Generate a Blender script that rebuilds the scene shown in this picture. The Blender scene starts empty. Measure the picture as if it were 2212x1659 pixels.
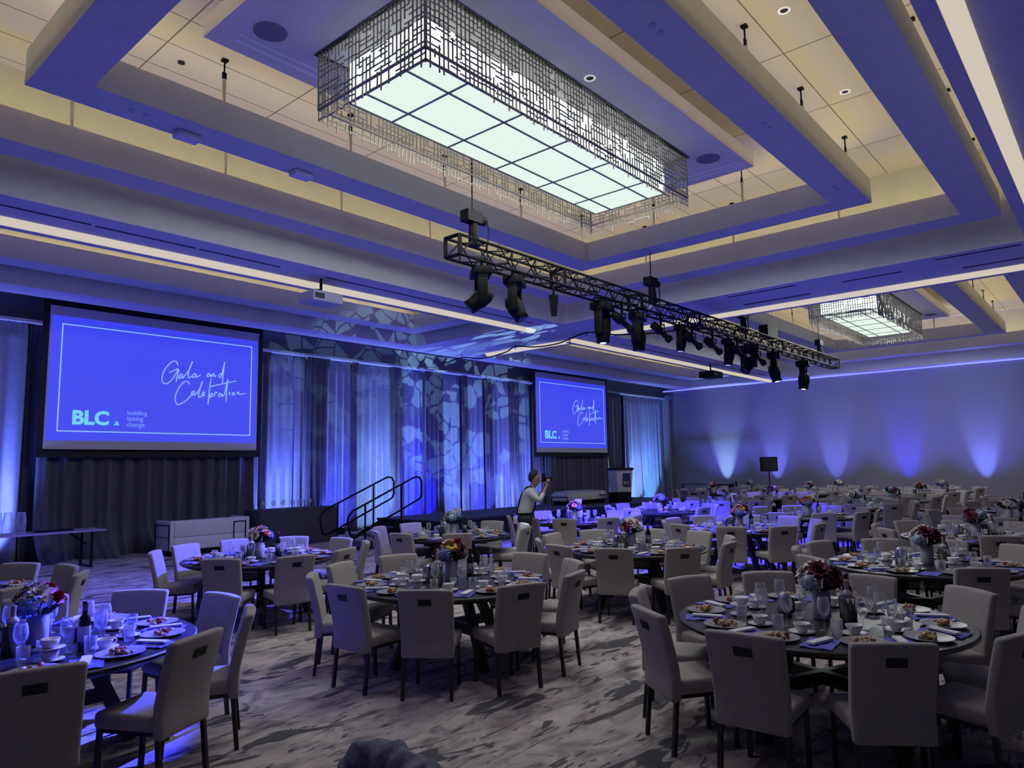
import bpy, bmesh, math, random
from mathutils import Vector, Matrix, Euler
PI = math.pi
sc = bpy.context.scene
COL = sc.collection
rnd = random.Random(7)

# ------------------------------------------------------------------ camera
CAM = Vector((0, 0, 1.9))
yaw, pitch, roll, FPX = math.radians(40.958), math.radians(6.694), math.radians(-1.025), 1530.2
fwd = Vector((math.cos(yaw)*math.cos(pitch), math.sin(yaw)*math.cos(pitch), math.sin(pitch)))
_r = fwd.cross(Vector((0, 0, 1))).normalized(); _u = _r.cross(fwd)
rt = _r*math.cos(roll)+_u*math.sin(roll); up = _u*math.cos(roll)-_r*math.sin(roll)
cd = bpy.data.cameras.new('camera'); cam = bpy.data.objects.new('camera', cd); COL.objects.link(cam)
cd.sensor_width = 36; cd.lens = FPX/2212*36; cd.clip_end = 200; cd.clip_start = .05
M = Matrix.Identity(4)
for i in range(3):
    M[i][0], M[i][1], M[i][2], M[i][3] = rt[i], up[i], -fwd[i], CAM[i]
cam.matrix_world = M; sc.camera = cam

def inframe(x, y, z, m=60):
    q = Vector((x, y, z))-CAM; d = q.dot(fwd)
    if d < .3: return False
    px = 1106+FPX*q.dot(rt)/d; py = 829.5-FPX*q.dot(up)/d
    return -m < px < 2212+m and -m < py < 1659+m

# ------------------------------------------------------------------ world, exposure
w = bpy.data.worlds.new('world'); sc.world = w; w.use_nodes = True
w.node_tree.nodes['Background'].inputs[0].default_value = (.02, .02, .04, 1)
w.node_tree.nodes['Background'].inputs[1].default_value = .3
sc.view_settings.view_transform = 'Standard'; sc.view_settings.look = 'None'
sc.view_settings.gamma = 1; sc.view_settings.use_curve_mapping = False
sc.view_settings.exposure = 0
sc.cycles.use_denoising = True
sc.cycles.max_bounces = 7; sc.cycles.diffuse_bounces = 3; sc.cycles.glossy_bounces = 2
sc.cycles.transmission_bounces = 2; sc.cycles.transparent_max_bounces = 12
sc.cycles.caustics_reflective = False; sc.cycles.caustics_refractive = False
sc.cycles.sample_clamp_indirect = 2.0; sc.cycles.sample_clamp_direct = 8

# ------------------------------------------------------------------ lamps
def spot(name, loc, tgt, power, col, deg, blend=.6, size=.04):
    l = bpy.data.lights.new(name, 'SPOT'); l.energy = power; l.color = col
    l.spot_size = math.radians(deg); l.spot_blend = blend; l.shadow_soft_size = size
    o = bpy.data.objects.new(name, l); COL.objects.link(o); o.location = loc
    o.rotation_euler = (Vector(tgt)-Vector(loc)).to_track_quat('-Z', 'Y').to_euler()
    return o
BLUE = (.09, .11, 1); PALE = (.19, .26, 1); DEEP = (.015, .015, 1); ICE = (.36, .58, 1)
# lamps inside the two chandeliers; added downlight spots, some without fittings, to brighten below
for cx in (7.85, 25.98):
    for i in range(5): spot('chandelier_lamp', (cx-2.2+i*1.1, 6.36, 6.47), (cx-2.2+i*1.1, 6.36, 0), 135, (.95, 1, .96), 178, .05, .25)
for cx in (0, 18.13):
    for x, y in ((3.42, 9.24), (8.6, 9.24), (13.0, 9.24), (6.39, 3.42), (9.36, 3.4), (12.38, 3.39), (3.2, 3.4)): spot('downlight_fill', (x+cx, y, 6.48), (x+cx, y, 0), 76, (.97, .93, 1), 125, 1, .06)
# uplights on the floor along the curtain wall
CURT = [(3.7, PALE, 1500), (10.95, PALE, 900), (12.9, BLUE, 500), (14.3, ICE, 900), (15.1, PALE, 500), (16.4, DEEP, 900), (18.2, PALE, 800),
        (19.4, BLUE, 600), (20.9, PALE, 800), (22.3, PALE, 500), (30.2, ICE, 900), (31.6, (.2, .5, 1), 1100), (-1.5, BLUE, 700)]
for x, c, p in CURT:
    spot('uplight_beam', (x, 18.1, .23), (x, 18.72, .75), p*1.5, c, 125, 1)
    spot('uplight_wash', (x, 17.6, .3), (x, 18.3, 5.0), p*.28, BLUE, 100, 1)
# uplights along the far wall
FARW = [(15.5, ICE, 1000), (12.95, PALE, 800), (10.25, PALE, 850), (7.3, DEEP, 1000), (4.5, PALE, 900), (1.4, BLUE, 700), (-2, PALE, 700)]
for y, c, p in FARW:
    spot('uplight_beam', (33.86, y, .22), (34.3, y, 3.6), p*1.5, c, 38, 1)
    spot('uplight_wash', (32.2, y, .35), (34.2, y, 4.2), p*.5, (.14, .14, 1), 90, 1)
# added blue fill spots without fixtures, aimed up to tint the ceiling undersides
for x, y, p in [(3.35, 3.2, 1), (6.9, 7.15, 1), (3.3, 11.2, 1.1), (7.2, 12.3, 1), (10.4, 3.55, 1), (10.4, 11.3, .8), (13.9, 7.2, 1), (17.5, 3.6, 1),
                (17.6, 11.5, 1.3), (21, 7.2, 1), (24.5, 3.6, 1), (28, 7.2, 1), (28.2, 13.5, 1), (-2.5, 4.5, 1), (-2.5, 11, 1), (7, -1.5, .35), (15, -1.0, .4)]:
    spot('blue_ceiling_fill', (x, y, .95), (x, y, 6), 95*p, (.05, .07, 1), 155, .5, .06)
# moving head beams on the tables
# lamps on the truss, lit just below each head
def aim(x0, tx, ty, tz, p, c, deg, bl=.3):
    return spot('moving_head_beam', (x0*1.0625, 7.53, 4.02), (tx, ty, tz), p, c, deg, bl, .03)
aim(10.8, 12.9, 9.3, .5, 9100, (.05, .04, 1), 54, .8)
aim(12.0, 15.8, 9.2, .6, 11200, (.05, .04, 1), 54, .8)
aim(13.7, 13.0, 6.0, .3, 5880, (.05, .04, 1), 52, .8)
aim(16.1, 17.0, 6.6, .5, 7000, (.05, .04, 1), 54, .8)
aim(19.0, 18.9, 4.6, .7, 900, (.5, .95, 1), 14)
aim(16.2, 14.2, 4.0, .1, 700, (.5, .9, 1), 14)
aim(9.3, 9.9, 8.3, .3, 900, (.6, .95, 1), 9)
aim(7.4, 2.0, 5.9, .76, 34000, (.04, .05, 1), 19, .6)
aim(8.2, 3.2, 12.6, 0, 6000, (.10, .10, 1), 66, 1)
aim(8.2, 8.8, 13.0, 0, 900, (.2, .2, 1), 50, 1)
aim(21.2, 24.0, 9.5, .6, 900, (.13, .1, 1), 50)

# ------------------------------------------------------------------ materials
MATS = {}
def mat(name, col=(.8, .8, .8), rough=.6, metal=0, emit=None, es=0, noise=0, nscale=20, bump=0, alpha=1, sheen=0, spec=.5):
    if name in MATS: return MATS[name]
    m = bpy.data.materials.new(name); m.use_nodes = True; nt = m.node_tree; b = nt.nodes['Principled BSDF']
    b.inputs['Base Color'].default_value = (*col, 1); b.inputs['Roughness'].default_value = rough
    b.inputs['Metallic'].default_value = metal; b.inputs['Specular IOR Level'].default_value = spec
    if sheen: b.inputs['Sheen Weight'].default_value = sheen
    if emit: b.inputs['Emission Color'].default_value = (*emit, 1); b.inputs['Emission Strength'].default_value = es
    if noise or bump:
        tc = nt.nodes.new('ShaderNodeTexCoord'); n = nt.nodes.new('ShaderNodeTexNoise'); n.inputs['Scale'].default_value = nscale
        n.inputs['Detail'].default_value = 4; nt.links.new(tc.outputs['Object'], n.inputs['Vector'])
        if noise:
            r = nt.nodes.new('ShaderNodeValToRGB'); nt.links.new(n.outputs['Fac'], r.inputs['Fac'])
            r.color_ramp.elements[0].position = .3; r.color_ramp.elements[1].position = .7
            r.color_ramp.elements[0].color = (*[c*(1-noise) for c in col], 1); r.color_ramp.elements[1].color = (*[min(1, c*(1+noise)) for c in col], 1)
            nt.links.new(r.outputs['Color'], b.inputs['Base Color'])
        if bump:
            bp = nt.nodes.new('ShaderNodeBump'); bp.inputs['Strength'].default_value = bump; bp.inputs['Distance'].default_value = .01
            nt.links.new(n.outputs['Fac'], bp.inputs['Height']); nt.links.new(bp.outputs['Normal'], b.inputs['Normal'])
    MATS[name] = m; return m

def glassmat(name, col, refl=.12, alpha=.16):
    m = bpy.data.materials.new(name); m.use_nodes = True; nt = m.node_tree; nt.nodes.clear()
    o = nt.nodes.new('ShaderNodeOutputMaterial'); mx = nt.nodes.new('ShaderNodeMixShader'); t = nt.nodes.new('ShaderNodeBsdfTransparent')
    g = nt.nodes.new('ShaderNodeBsdfPrincipled'); g.inputs['Base Color'].default_value = (*col, 1); g.inputs['Roughness'].default_value = .08
    g.inputs['Specular IOR Level'].default_value = 1
    lw = nt.nodes.new('ShaderNodeLayerWeight'); lw.inputs['Blend'].default_value = .35
    mr = nt.nodes.new('ShaderNodeMapRange'); mr.inputs[3].default_value = alpha; mr.inputs[4].default_value = .75
    nt.links.new(lw.outputs['Facing'], mr.inputs[0]); nt.links.new(mr.outputs[0], mx.inputs[0])
    nt.links.new(t.outputs[0], mx.inputs[1]); nt.links.new(g.outputs[0], mx.inputs[2]); nt.links.new(mx.outputs[0], o.inputs[0])
    return m

plaster = mat('cream_plaster', (.58, .59, .52), .8, noise=.04, nscale=3)
under = mat('grey_plaster', (.62, .60, .60), .8, noise=.03, nscale=2)
wallm = mat('wall_fabric', (.27, .27, .32), .9, noise=.08, nscale=40, bump=.2)
beige = mat('beige_upholstery', (.35, .32, .30), .85, noise=.10, nscale=180, bump=.35, sheen=.2)
leg_m = mat('dark_wood_legs', (.018, .014, .014), .45)
dark = mat('dark_table_wood', (.016, .013, .014), .38, noise=.2, nscale=14)
slot_m = mat('black_recess', (.006, .006, .008), .7)
black = mat('black_metal', (.004, .004, .006), .6, spec=.12)
truss_m = mat('black_truss', (.006, .006, .008), .6, spec=.15)
china = mat('white_china', (.78, .77, .75), .22)
plate_m = mat('grey_stoneware', (.28, .275, .27), .3, noise=.06, nscale=30)
napk = mat('blue_napkin', (.13, .13, .55), .85, noise=.12, nscale=60, bump=.3)
paper = mat('white_paper', (.75, .75, .75), .7)
steel = mat('polished_steel', (.6, .6, .6), .2, 1)
glass = glassmat('clear_glass', (.75, .78, .85), alpha=.07)
winegl = mat('dark_bottle_glass', (.008, .012, .008), .12)
skin = mat('skin', (.35, .19, .13), .55); hair = mat('black_hair', (.012, .01, .01), .6, bump=.6, nscale=90)
shirt = mat('white_shirt', (.58, .57, .60), .8, noise=.05, nscale=30, bump=.4)
trous = mat('black_trousers', (.02, .02, .026), .85)
sofa_m = mat('white_leather', (.72, .71, .71), .45, noise=.03, nscale=8)
cloth_d = mat('charcoal_tablecloth', (.05, .05, .075), .9, bump=.3, nscale=40)
stage_m = mat('black_stage_skirt', (.012, .012, .016), .9)
warm_em = mat('cove_lamp', (1, 1, 1), emit=(1, .80, .44), es=8.2)
bar_em = mat('light_slot_diffuser', (.10, .10, .08), emit=(1, .89, .70), es=.62)
side_em = mat('lightbox_side', (.1, .1, .1), emit=(.90, 1, .92), es=1.35)

def panel_mat():
    m = mat('lightbox_panel', (.1, .1, .1), emit=(.87, 1, .86), es=.90); nt = m.node_tree; b = nt.nodes['Principled BSDF']
    return m
panel_em = panel_mat()

def carpet():
    m = bpy.data.materials.new('patterned_carpet'); m.use_nodes = True; nt = m.node_tree; b = nt.nodes['Principled BSDF']; b.inputs['Roughness'].default_value = .95
    N = nt.nodes.new; L = nt.links.new
    tc = N('ShaderNodeTexCoord')
    def noise(rot, s, sc_, det=6, dist=0, loc=(0, 0, 0)):
        mp = N('ShaderNodeMapping'); mp.inputs['Rotation'].default_value[2] = math.radians(rot); mp.inputs['Scale'].default_value = s; mp.inputs['Location'].default_value = loc
        n = N('ShaderNodeTexNoise'); n.inputs['Scale'].default_value = sc_; n.inputs['Detail'].default_value = det; n.inputs['Distortion'].default_value = dist
        L(tc.outputs['Object'], mp.inputs['Vector']); L(mp.outputs[0], n.inputs['Vector']); return n
    def ramp(src, p0, c0, p1, c1):
        r = N('ShaderNodeValToRGB'); r.color_ramp.elements[0].position = p0; r.color_ramp.elements[1].position = p1
        r.color_ramp.elements[0].color = (*c0, 1); r.color_ramp.elements[1].color = (*c1, 1); L(src, r.inputs['Fac']); return r
    def mix(f, a, c):
        x = N('ShaderNodeMix'); x.data_type = 'RGBA'; L(f, x.inputs[0]); L(a, x.inputs[6]); x.inputs[7].default_value = (*c, 1); return x.outputs[2]
    base = ramp(noise(20, (1, 1.7, 1), 2.6, 11, .9).outputs['Fac'], .36, (.19, .17, .165), .64, (.54, .48, .45))
    rosy = ramp(noise(0, (1, 1, 1), .7, 3).outputs['Fac'], .45, (0, 0, 0), .7, (.55, .55, .55))
    c = mix(rosy.outputs[0], base.outputs[0], (.46, .34, .30))
    patch = ramp(noise(-38, (1, 2.6, 1), .95, 2.5, .9).outputs['Fac'], .60, (0, 0, 0), .612, (.92, .92, .92))
    c = mix(patch.outputs[0], c, (.05, .05, .06))
    brk = ramp(noise(-20, (1, 4.2, 1), 2.1, 7, 2.2, (7, 3, 0)).outputs['Fac'], .60, (0, 0, 0), .62, (.9, .9, .9))
    c = mix(brk.outputs[0], c, (.06, .055, .065))
    lite = ramp(noise(-60, (1, 3.2, 1), 1.5, 9, 1.4, (3, 9, 0)).outputs['Fac'], .54, (0, 0, 0), .60, (.65, .65, .65))
    c = mix(lite.outputs[0], c, (.52, .47, .43))
    fine = ramp(noise(0, (1, 1, 1), 160, 2).outputs['Fac'], .3, (.75, .75, .75), .7, (1.12, 1.12, 1.12))
    mu = N('ShaderNodeMix'); mu.data_type = 'RGBA'; mu.blend_type = 'MULTIPLY'; mu.inputs[0].default_value = 1; L(c, mu.inputs[6]); L(fine.outputs[0], mu.inputs[7])
    L(mu.outputs[2], b.inputs['Base Color']); return m
carpet_m = carpet()

def tiles():
    m = bpy.data.materials.new('ceiling_tiles'); m.use_nodes = True; nt = m.node_tree; b = nt.nodes['Principled BSDF']; b.inputs['Roughness'].default_value = .9
    N = nt.nodes.new; L = nt.links.new; tc = N('ShaderNodeTexCoord'); s = N('ShaderNodeSeparateXYZ'); L(tc.outputs['Object'], s.inputs[0])
    def line(out, off, per, wd):
        a = N('ShaderNodeMath'); a.operation = 'SUBTRACT'; L(out, a.inputs[0]); a.inputs[1].default_value = off-wd/2
        d = N('ShaderNodeMath'); d.operation = 'FLOORED_MODULO'; L(a.outputs[0], d.inputs[0]); d.inputs[1].default_value = per
        c = N('ShaderNodeMath'); c.operation = 'LESS_THAN'; L(d.outputs[0], c.inputs[0]); c.inputs[1].default_value = wd; return c.outputs[0]
    mx = N('ShaderNodeMath'); mx.operation = 'MAXIMUM'; L(line(s.outputs[0], 3.809, 2.02, .022), mx.inputs[0]); L(line(s.outputs[1], 3.266, .684, .018), mx.inputs[1])
    r = N('ShaderNodeMix'); r.data_type = 'RGBA'; L(mx.outputs[0], r.inputs[0]); r.inputs[6].default_value = (.64, .62, .50, 1); r.inputs[7].default_value = (.2, .17, .13, 1)
    L(r.outputs[2], b.inputs['Base Color']); return m
tile_m = tiles()

# ------------------------------------------------------------------ mesh helpers
class MB:
    def __init__(s): s.v = []; s.f = []; s.mi = []; s.cur = 0
    def add(s, vs, fs):
        o = len(s.v); s.v += [tuple(v) for v in vs]; s.f += [tuple(i+o for i in f) for f in fs]; s.mi += [s.cur]*len(fs); return s
    def box(s, a, b, m=None):
        x0, y0, z0 = a; x1, y1, z1 = b
        vs = [(x0, y0, z0), (x1, y0, z0), (x1, y1, z0), (x0, y1, z0), (x0, y0, z1), (x1, y0, z1), (x1, y1, z1), (x0, y1, z1)]
        if m: vs = [m @ Vector(v) for v in vs]
        return s.add(vs, [(0, 3, 2, 1), (4, 5, 6, 7), (0, 1, 5, 4), (1, 2, 6, 5), (2, 3, 7, 6), (3, 0, 4, 7)])
    def tube(s, p, q, r, r2=None, n=8, caps=True):
        p = Vector(p); q = Vector(q); r2 = r if r2 is None else r2; d = (q-p).normalized()
        a = d.orthogonal().normalized(); b = d.cross(a)
        vs = [p+(a*math.cos(2*PI*i/n)+b*math.sin(2*PI*i/n))*r for i in range(n)]+[q+(a*math.cos(2*PI*i/n)+b*math.sin(2*PI*i/n))*r2 for i in range(n)]
        fs = [(i, (i+1) % n, n+(i+1) % n, n+i) for i in range(n)]
        if caps: fs += [tuple(range(n-1, -1, -1)), tuple(range(n, 2*n))]
        return s.add(vs, fs)
    def sq(s, p, q, wd, h=None):
        p = Vector(p); q = Vector(q); h = h or wd; d = (q-p).normalized(); a = d.cross(Vector((0, 0, 1)))
        a = a.normalized() if a.length > 1e-3 else Vector((1, 0, 0)); b = d.cross(a)
        vs = [c+a*sx*wd/2+b*sy*h/2 for c in (p, q) for sx, sy in ((-1, -1), (1, -1), (1, 1), (-1, 1))]
        return s.add(vs, [(0, 1, 2, 3), (7, 6, 5, 4), (0, 4, 5, 1), (1, 5, 6, 2), (2, 6, 7, 3), (3, 7, 4, 0)])
    def path(s, pts, r, n=6):
        for i in range(len(pts)-1): s.tube(pts[i], pts[i+1], r, n=n)
        return s
    def lathe(s, prof, n=16, c=(0, 0, 0)):
        vs = []; fs = []
        for r, z in prof:
            for i in range(n): vs.append((c[0]+r*math.cos(2*PI*i/n), c[1]+r*math.sin(2*PI*i/n), c[2]+z))
        for k in range(len(prof)-1):
            for i in range(n): fs.append((k*n+i, k*n+(i+1) % n, (k+1)*n+(i+1) % n, (k+1)*n+i))
        if prof[0][0] > 1e-4: fs.append(tuple(range(n-1, -1, -1)))
        return s.add(vs, fs)
    def mesh(s, name, mats, smooth=False):
        me = bpy.data.meshes.new(name); me.from_pydata(s.v, [], s.f)
        for m in (mats if isinstance(mats, (list, tuple)) else [mats]): me.materials.append(m)
        for p, i in zip(me.polygons, s.mi): p.material_index = i
        me.validate(); me.update()
        if smooth:
            for p in me.polygons: p.use_smooth = True
        return me
def link(name, me, parent=None, loc=(0, 0, 0), rz=0):
    o = bpy.data.objects.new(name, me); COL.objects.link(o); o.parent = parent; o.location = loc; o.rotation_euler[2] = rz; return o
def obj(name, mb, m, parent=None, smooth=False, loc=(0, 0, 0), rz=0): return link(name, mb.mesh(name, m, smooth), parent, loc, rz)
def tag(o, label, cat=None, group=None, kind=None):
    if label: o['label'] = label
    if cat: o['category'] = cat
    if group: o['group'] = group
    if kind: o['kind'] = kind
    return o
def struct(name, mb, m, label=None, cat=None, smooth=False):
    o = obj(name, mb, m, smooth=smooth); o['kind'] = 'structure'
    if label: o['label'] = label; o['category'] = cat or name.split('_')[0]
    return o
def empty(name, loc, rz=0):
    o = bpy.data.objects.new(name, None); COL.objects.link(o); o.location = loc; o.rotation_euler[2] = rz; o.empty_display_size = .1; return o
def copy_tree(o, loc=None, rz=None, parent=None):
    c = o.copy(); COL.objects.link(c); c.parent = parent
    if loc is not None: c.location = loc
    if rz is not None: c.rotation_euler[2] = rz
    for ch in list(o.children): copy_tree(ch, parent=c)
    return c
def bevel_mesh(me, wd, seg=2):
    bm = bmesh.new(); bm.from_mesh(me); bmesh.ops.remove_doubles(bm, verts=bm.verts, dist=1e-5)
    bmesh.ops.bevel(bm, geom=list(bm.edges), offset=wd, segments=seg, profile=.5, affect='EDGES', clamp_overlap=True)
    for f in bm.faces: f.smooth = True
    bm.to_mesh(me); bm.free(); return me

# ------------------------------------------------------------------ room shell
Z0, ZC = 5.84, 7.75
XB, XF, YN, YL = -8, 34.3, -9, 19
f = MB(); f.box((XB, YN, -.1), (XF, YL, 0)); struct('floor', f, carpet_m, 'grey and beige carpet with dark broken patches', 'carpet')
def wall(name, a, b, lab): struct(name, MB().box(a, b), wallm, lab, 'wall')
wall('wall_far', (XF, YN, 0), (XF+.2, YL, 8.1), 'grey fabric far wall washed by blue uplights')
wall('wall_left', (XB, YL, 0), (XF, YL+.2, 8.1), 'grey wall above the stage curtains')
wall('wall_right', (XB, YN-.2, 0), (XF, YN, 8.1), 'grey wall on the right side of the hall')
wall('wall_back', (XB-.2, YN, 0), (XB, YL, 8.1), 'grey wall behind the camera')
C1 = (.2, 15.64, 1.05, 11.66); SH = 18.13; C2 = (17.85, 33.77, 1.05, 11.66)
R1 = (-7.6, 15.05, 12.98, 17.14); R2 = (18.0, 33.7, 12.98, 17.14); PK = (XB, XF, 17.97, YL)
holes = [C1, C2, R1, R2, PK]
xs = sorted({XB, XF, *[h[0] for h in holes], *[h[1] for h in holes]}); ys = sorted({YN, YL, *[h[2] for h in holes], *[h[3] for h in holes]})
mb = MB()
for i in range(len(xs)-1):
    for j in range(len(ys)-1):
        cx, cy = (xs[i]+xs[i+1])/2, (ys[j]+ys[j+1])/2
        if not any(h[0] < cx < h[1] and h[2] < cy < h[3] for h in holes): mb.box((xs[i], ys[j], Z0), (xs[i+1], ys[j+1], Z0+.06))
struct('ceiling', mb, under, 'smooth plaster ceiling between the coffers', 'ceiling')
mb = MB()
for h, z in ((C1, ZC), (C2, ZC), (R1, 7.2), (R2, 7.2)):
    for a, b in (((h[0]-.06, h[2]-.06), (h[0], h[3]+.06)), ((h[1], h[2]-.06), (h[1]+.06, h[3]+.06)), ((h[0], h[2]-.06), (h[1], h[2])), ((h[0], h[3]), (h[1], h[3]+.06))):
        mb.box((a[0], a[1], Z0+.06), (b[0], b[1], z))
mb.box((XB, 17.91, Z0+.06), (XF, 17.97, 6.9))
struct('trim_1', mb, plaster, 'cream vertical sides of the ceiling coffers', 'trim')
mb = MB()
for h, z in ((C1, ZC), (C2, ZC), (R1, 7.2), (R2, 7.2), (PK, 6.9)): mb.box((h[0], h[2], z), (h[1], h[3], z+.05))
struct('ceiling_upper', mb, tile_m, 'large cream ceiling tiles inside the coffers', 'ceiling')
mb = MB().box((XB, YN, 8.0), (XF, YL, 8.1)); struct('ceiling_deck', mb, black, 'dark deck above the ceiling', 'ceiling')

def frame(o, i, z0, z1):
    b = MB()
    b.box((o[0], o[2], z0), (i[0], o[3], z1)); b.box((i[1], o[2], z0), (o[1], o[3], z1))
    b.box((i[0], o[2], z0), (i[1], i[2], z1)); b.box((i[0], i[3], z0), (i[1], o[3], z1)); return b
def coffer(dx, n, where):
    r1o = (2.24+dx, 13.59+dx, 3.13, 9.54); r1i = (2.80+dx, 13.05+dx, 3.70, 8.98)
    r2o = (.56+dx, 15.28+dx, 1.406, 11.27); r2i = (1.17+dx, 14.66+dx, 1.95, 10.73)
    struct('trim_%d' % n, frame(r1o, r1i, 6.52, 6.97), plaster, 'inner hanging rectangular plaster ring of the %s coffer' % where, 'ceiling ring')
    struct('trim_%d' % (n+1), frame(r2o, r2i, 6.28, 6.73), plaster, 'outer hanging rectangular plaster ring of the %s coffer' % where, 'ceiling ring')
    lm = MB()
    for o, z in ((r1o, 6.97), (r2o, 6.73)):
        e = .12
        lm.box((o[0]+e, o[2]+e, z), (o[1]-e, o[2]+e+.06, z+.04)); lm.box((o[0]+e, o[3]-e-.06, z), (o[1]-e, o[3]-e, z+.04))
        lm.box((o[0]+e, o[2]+e+.06, z), (o[0]+e+.06, o[3]-e-.06, z+.04)); lm.box((o[1]-e-.06, o[2]+e+.06, z), (o[1]-e, o[3]-e-.06, z+.04))
    tag(obj('cove_light', lm, warm_em), 'warm cove strip lamps on the rings of the %s coffer' % where, 'light strip')
    # soffit tray over the chandelier
    t = struct('trim_%d' % (n+2), MB().box((3.68+dx, 4.65, 7.17), (12.07+dx, 8.07, 7.42)).box((4.0+dx, 5, 7.42), (11.7+dx, 7.7, ZC)), under, 'blue-grey rectangular soffit tray above the %s chandelier' % where, 'ceiling soffit')
    sb = MB()
    for y0, y1 in ((7.80, 7.86), (7.68, 7.72)): sb.box((3.95+dx, y0, 7.165), (5.2+dx, y1, 7.17))
    for x0 in (11.66, 11.80): sb.box((x0+dx, 4.75, 7.165), (x0+.055+dx, 6.4, 7.17))
    obj('air_slot', sb, mat('pale_slot', (.75, .75, .78), .6), t)
    for x, y in ((4.17, 7.38), (11.19, 5.1)):
        obj('ceiling_speaker', MB().lathe([(.001, 0), (.185, 0), (.2, .006), (.2, .014)], 28, (x+dx, y, 7.155)), mat('grey_grille', (.16, .16, .2), .8), t)
    # hanging rods
    rods = [(x, 9.26, 6.97) for x in (4.54, 6.71, 8.84, 11.05, 13.27)]+[(x, 3.42, 6.97) for x in (4.5, 6.7, 8.84, 11.0, 13.27)]+[(13.3, 5.38, 6.97), (13.3, 7.37, 6.97), (2.5, 5.4, 6.97)]
    rods += [(x, 11.0, 6.73) for x in (.9, 3.17, 5.46, 7.77, 10.05, 12.3, 14.6)]+[(x, 1.7, 6.73) for x in (8, 10.22, 12.66, 15.0)]+[(15.0, y, 6.73) for y in (4.08, 6.33, 8.58)]+[(.86, 6, 6.73)]
    ordn = {}
    for k, (x, y, z) in enumerate(rods):
        p = empty('hanging_rod', (x+dx, y, z))
        side = 'left' if y > 9 else ('right' if y < 4 else 'far')
        ring = 'inner' if z > 6.8 else 'outer'
        ordn[(side, ring)] = q = ordn.get((side, ring), 0)+1; o_ = ['', 'first', 'second', 'third', 'fourth', 'fifth', 'sixth', 'seventh'][q]
        tag(p, '%s hanging rod from the camera, %s side of the %s coffer\'s %s ring' % (o_, side, where, ring), 'rod', 'hanging rods of the %s ring, %s side, %s coffer' % (ring, side, where))
        obj('tube', MB().tube((0, 0, 0), (0, 0, (ZC-z)*.62), .028, n=8), mat('pale_rod', (.5, .48, .46), .5), p, True)
        obj('clevis', MB().box((-.03, -.012, (ZC-z)*.62), (.03, .012, (ZC-z)*.62+.1)).tube((0, 0, (ZC-z)*.62+.1), (0, 0, ZC-z), .012, n=6).box((-.04, -.04, ZC-z-.03), (.04, .04, ZC-z)), black, p)
coffer(0, 2, 'near'); coffer(SH, 5, 'far')
# rings of the two projector recesses beside the stage wall
for k, (h, nm) in enumerate(((R1, 'near'), (R2, 'far'))):
    o = (h[0]+.1, h[1]-.12, h[2]+.12, 17.07); i = (o[0]+.6, o[1]-.6, o[2]+.4, 16.44)
    struct('trim_%d' % (8+k), frame(o, i, 6.21, 6.66), plaster, 'plaster ring in the %s ceiling recess by the stage wall' % nm, 'ceiling ring')
    lm = MB().box((o[0]+.1, 16.9, 6.66), (o[1]-.1, 16.96, 6.70)).box((o[0]+.1, o[2]+.05, 6.66), (o[1]-.1, o[2]+.11, 6.70))
    tag(obj('cove_light', lm, mat('recess_lamp', (1, 1, 1), emit=(1, .8, .5), es=6)), 'warm cove strip lamps in the %s recess by the stage wall' % nm, 'light strip')
# luminous slots with a thin dark lip, at the near edge of each opening
def bar(p0, p1, nrm, lab):
    """glowing quarter-round cove along p0-p1; nrm points to the opening"""
    p0 = Vector((*p0, 0)); p1 = Vector((*p1, 0)); n = Vector((*nrm, 0)); root = empty('light_slot', (p0+p1)/2+Vector((0, 0, Z0-.1))); c = (p0+p1)/2+Vector((0, 0, Z0-.1))
    prof = [(0, 0), (.02, -.035), (.05, -.065), (.09, -.085), (.14, -.095), (.16, -.095), (.16, -.001), (0, -.001)]
    vs = []; m = len(prof)
    for P in (p0, p1):
        for a, z in prof: vs.append(P+n*a+Vector((0, 0, Z0+z-.003))-c)
    fs = [(i, (i+1) % m, m+(i+1) % m, m+i) for i in range(m)]+[tuple(range(m)), tuple(range(2*m-1, m-1, -1))]
    obj('diffuser', MB().add(vs, fs), bar_em, root)
    lip = MB(); a = p0+n*.165-c; b = p1+n*.33-c
    lip.box((min(a.x, b.x), min(a.y, b.y), .0), (max(a.x, b.x), max(a.y, b.y), .03)); obj('lip', lip, under, root)
    tag(root, lab, 'light slot')
bar((-7.6, 12.65), (15.68, 12.65), (0, 1), 'long glowing ceiling slot above the large screen')
bar((17.72, 12.76), (33.9, 12.76), (0, 1), 'glowing ceiling slot in front of the far recess above the distant screen')
bar((17.72, 13.1), (17.72, 16.6), (1, 0), 'short glowing ceiling slot at the near end of the far recess')
bar((17.52, .9), (17.52, 11.5), (1, 0), 'glowing ceiling slot crossing the hall in front of the far chandelier')
bar((-7.6, .74), (16.6, .74), (0, 1), 'bright yellow-white ceiling slot at the upper right corner')
bar((19, .74), (34.1, .74), (0, 1), 'glowing ceiling slot along the right side of the far coffer')
# blue grazer at the top of the far wall
mb = MB().box((XF-.05, YN+.1, Z0-.045), (XF-.005, YL-.1, Z0-.005))
tag(obj('led_strip', mb, mat('blue_led_strip', (.5, .5, 1), emit=(.2, .22, 1), es=1.6)), 'thin blue light line along the top of the far wall', 'light strip')
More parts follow.
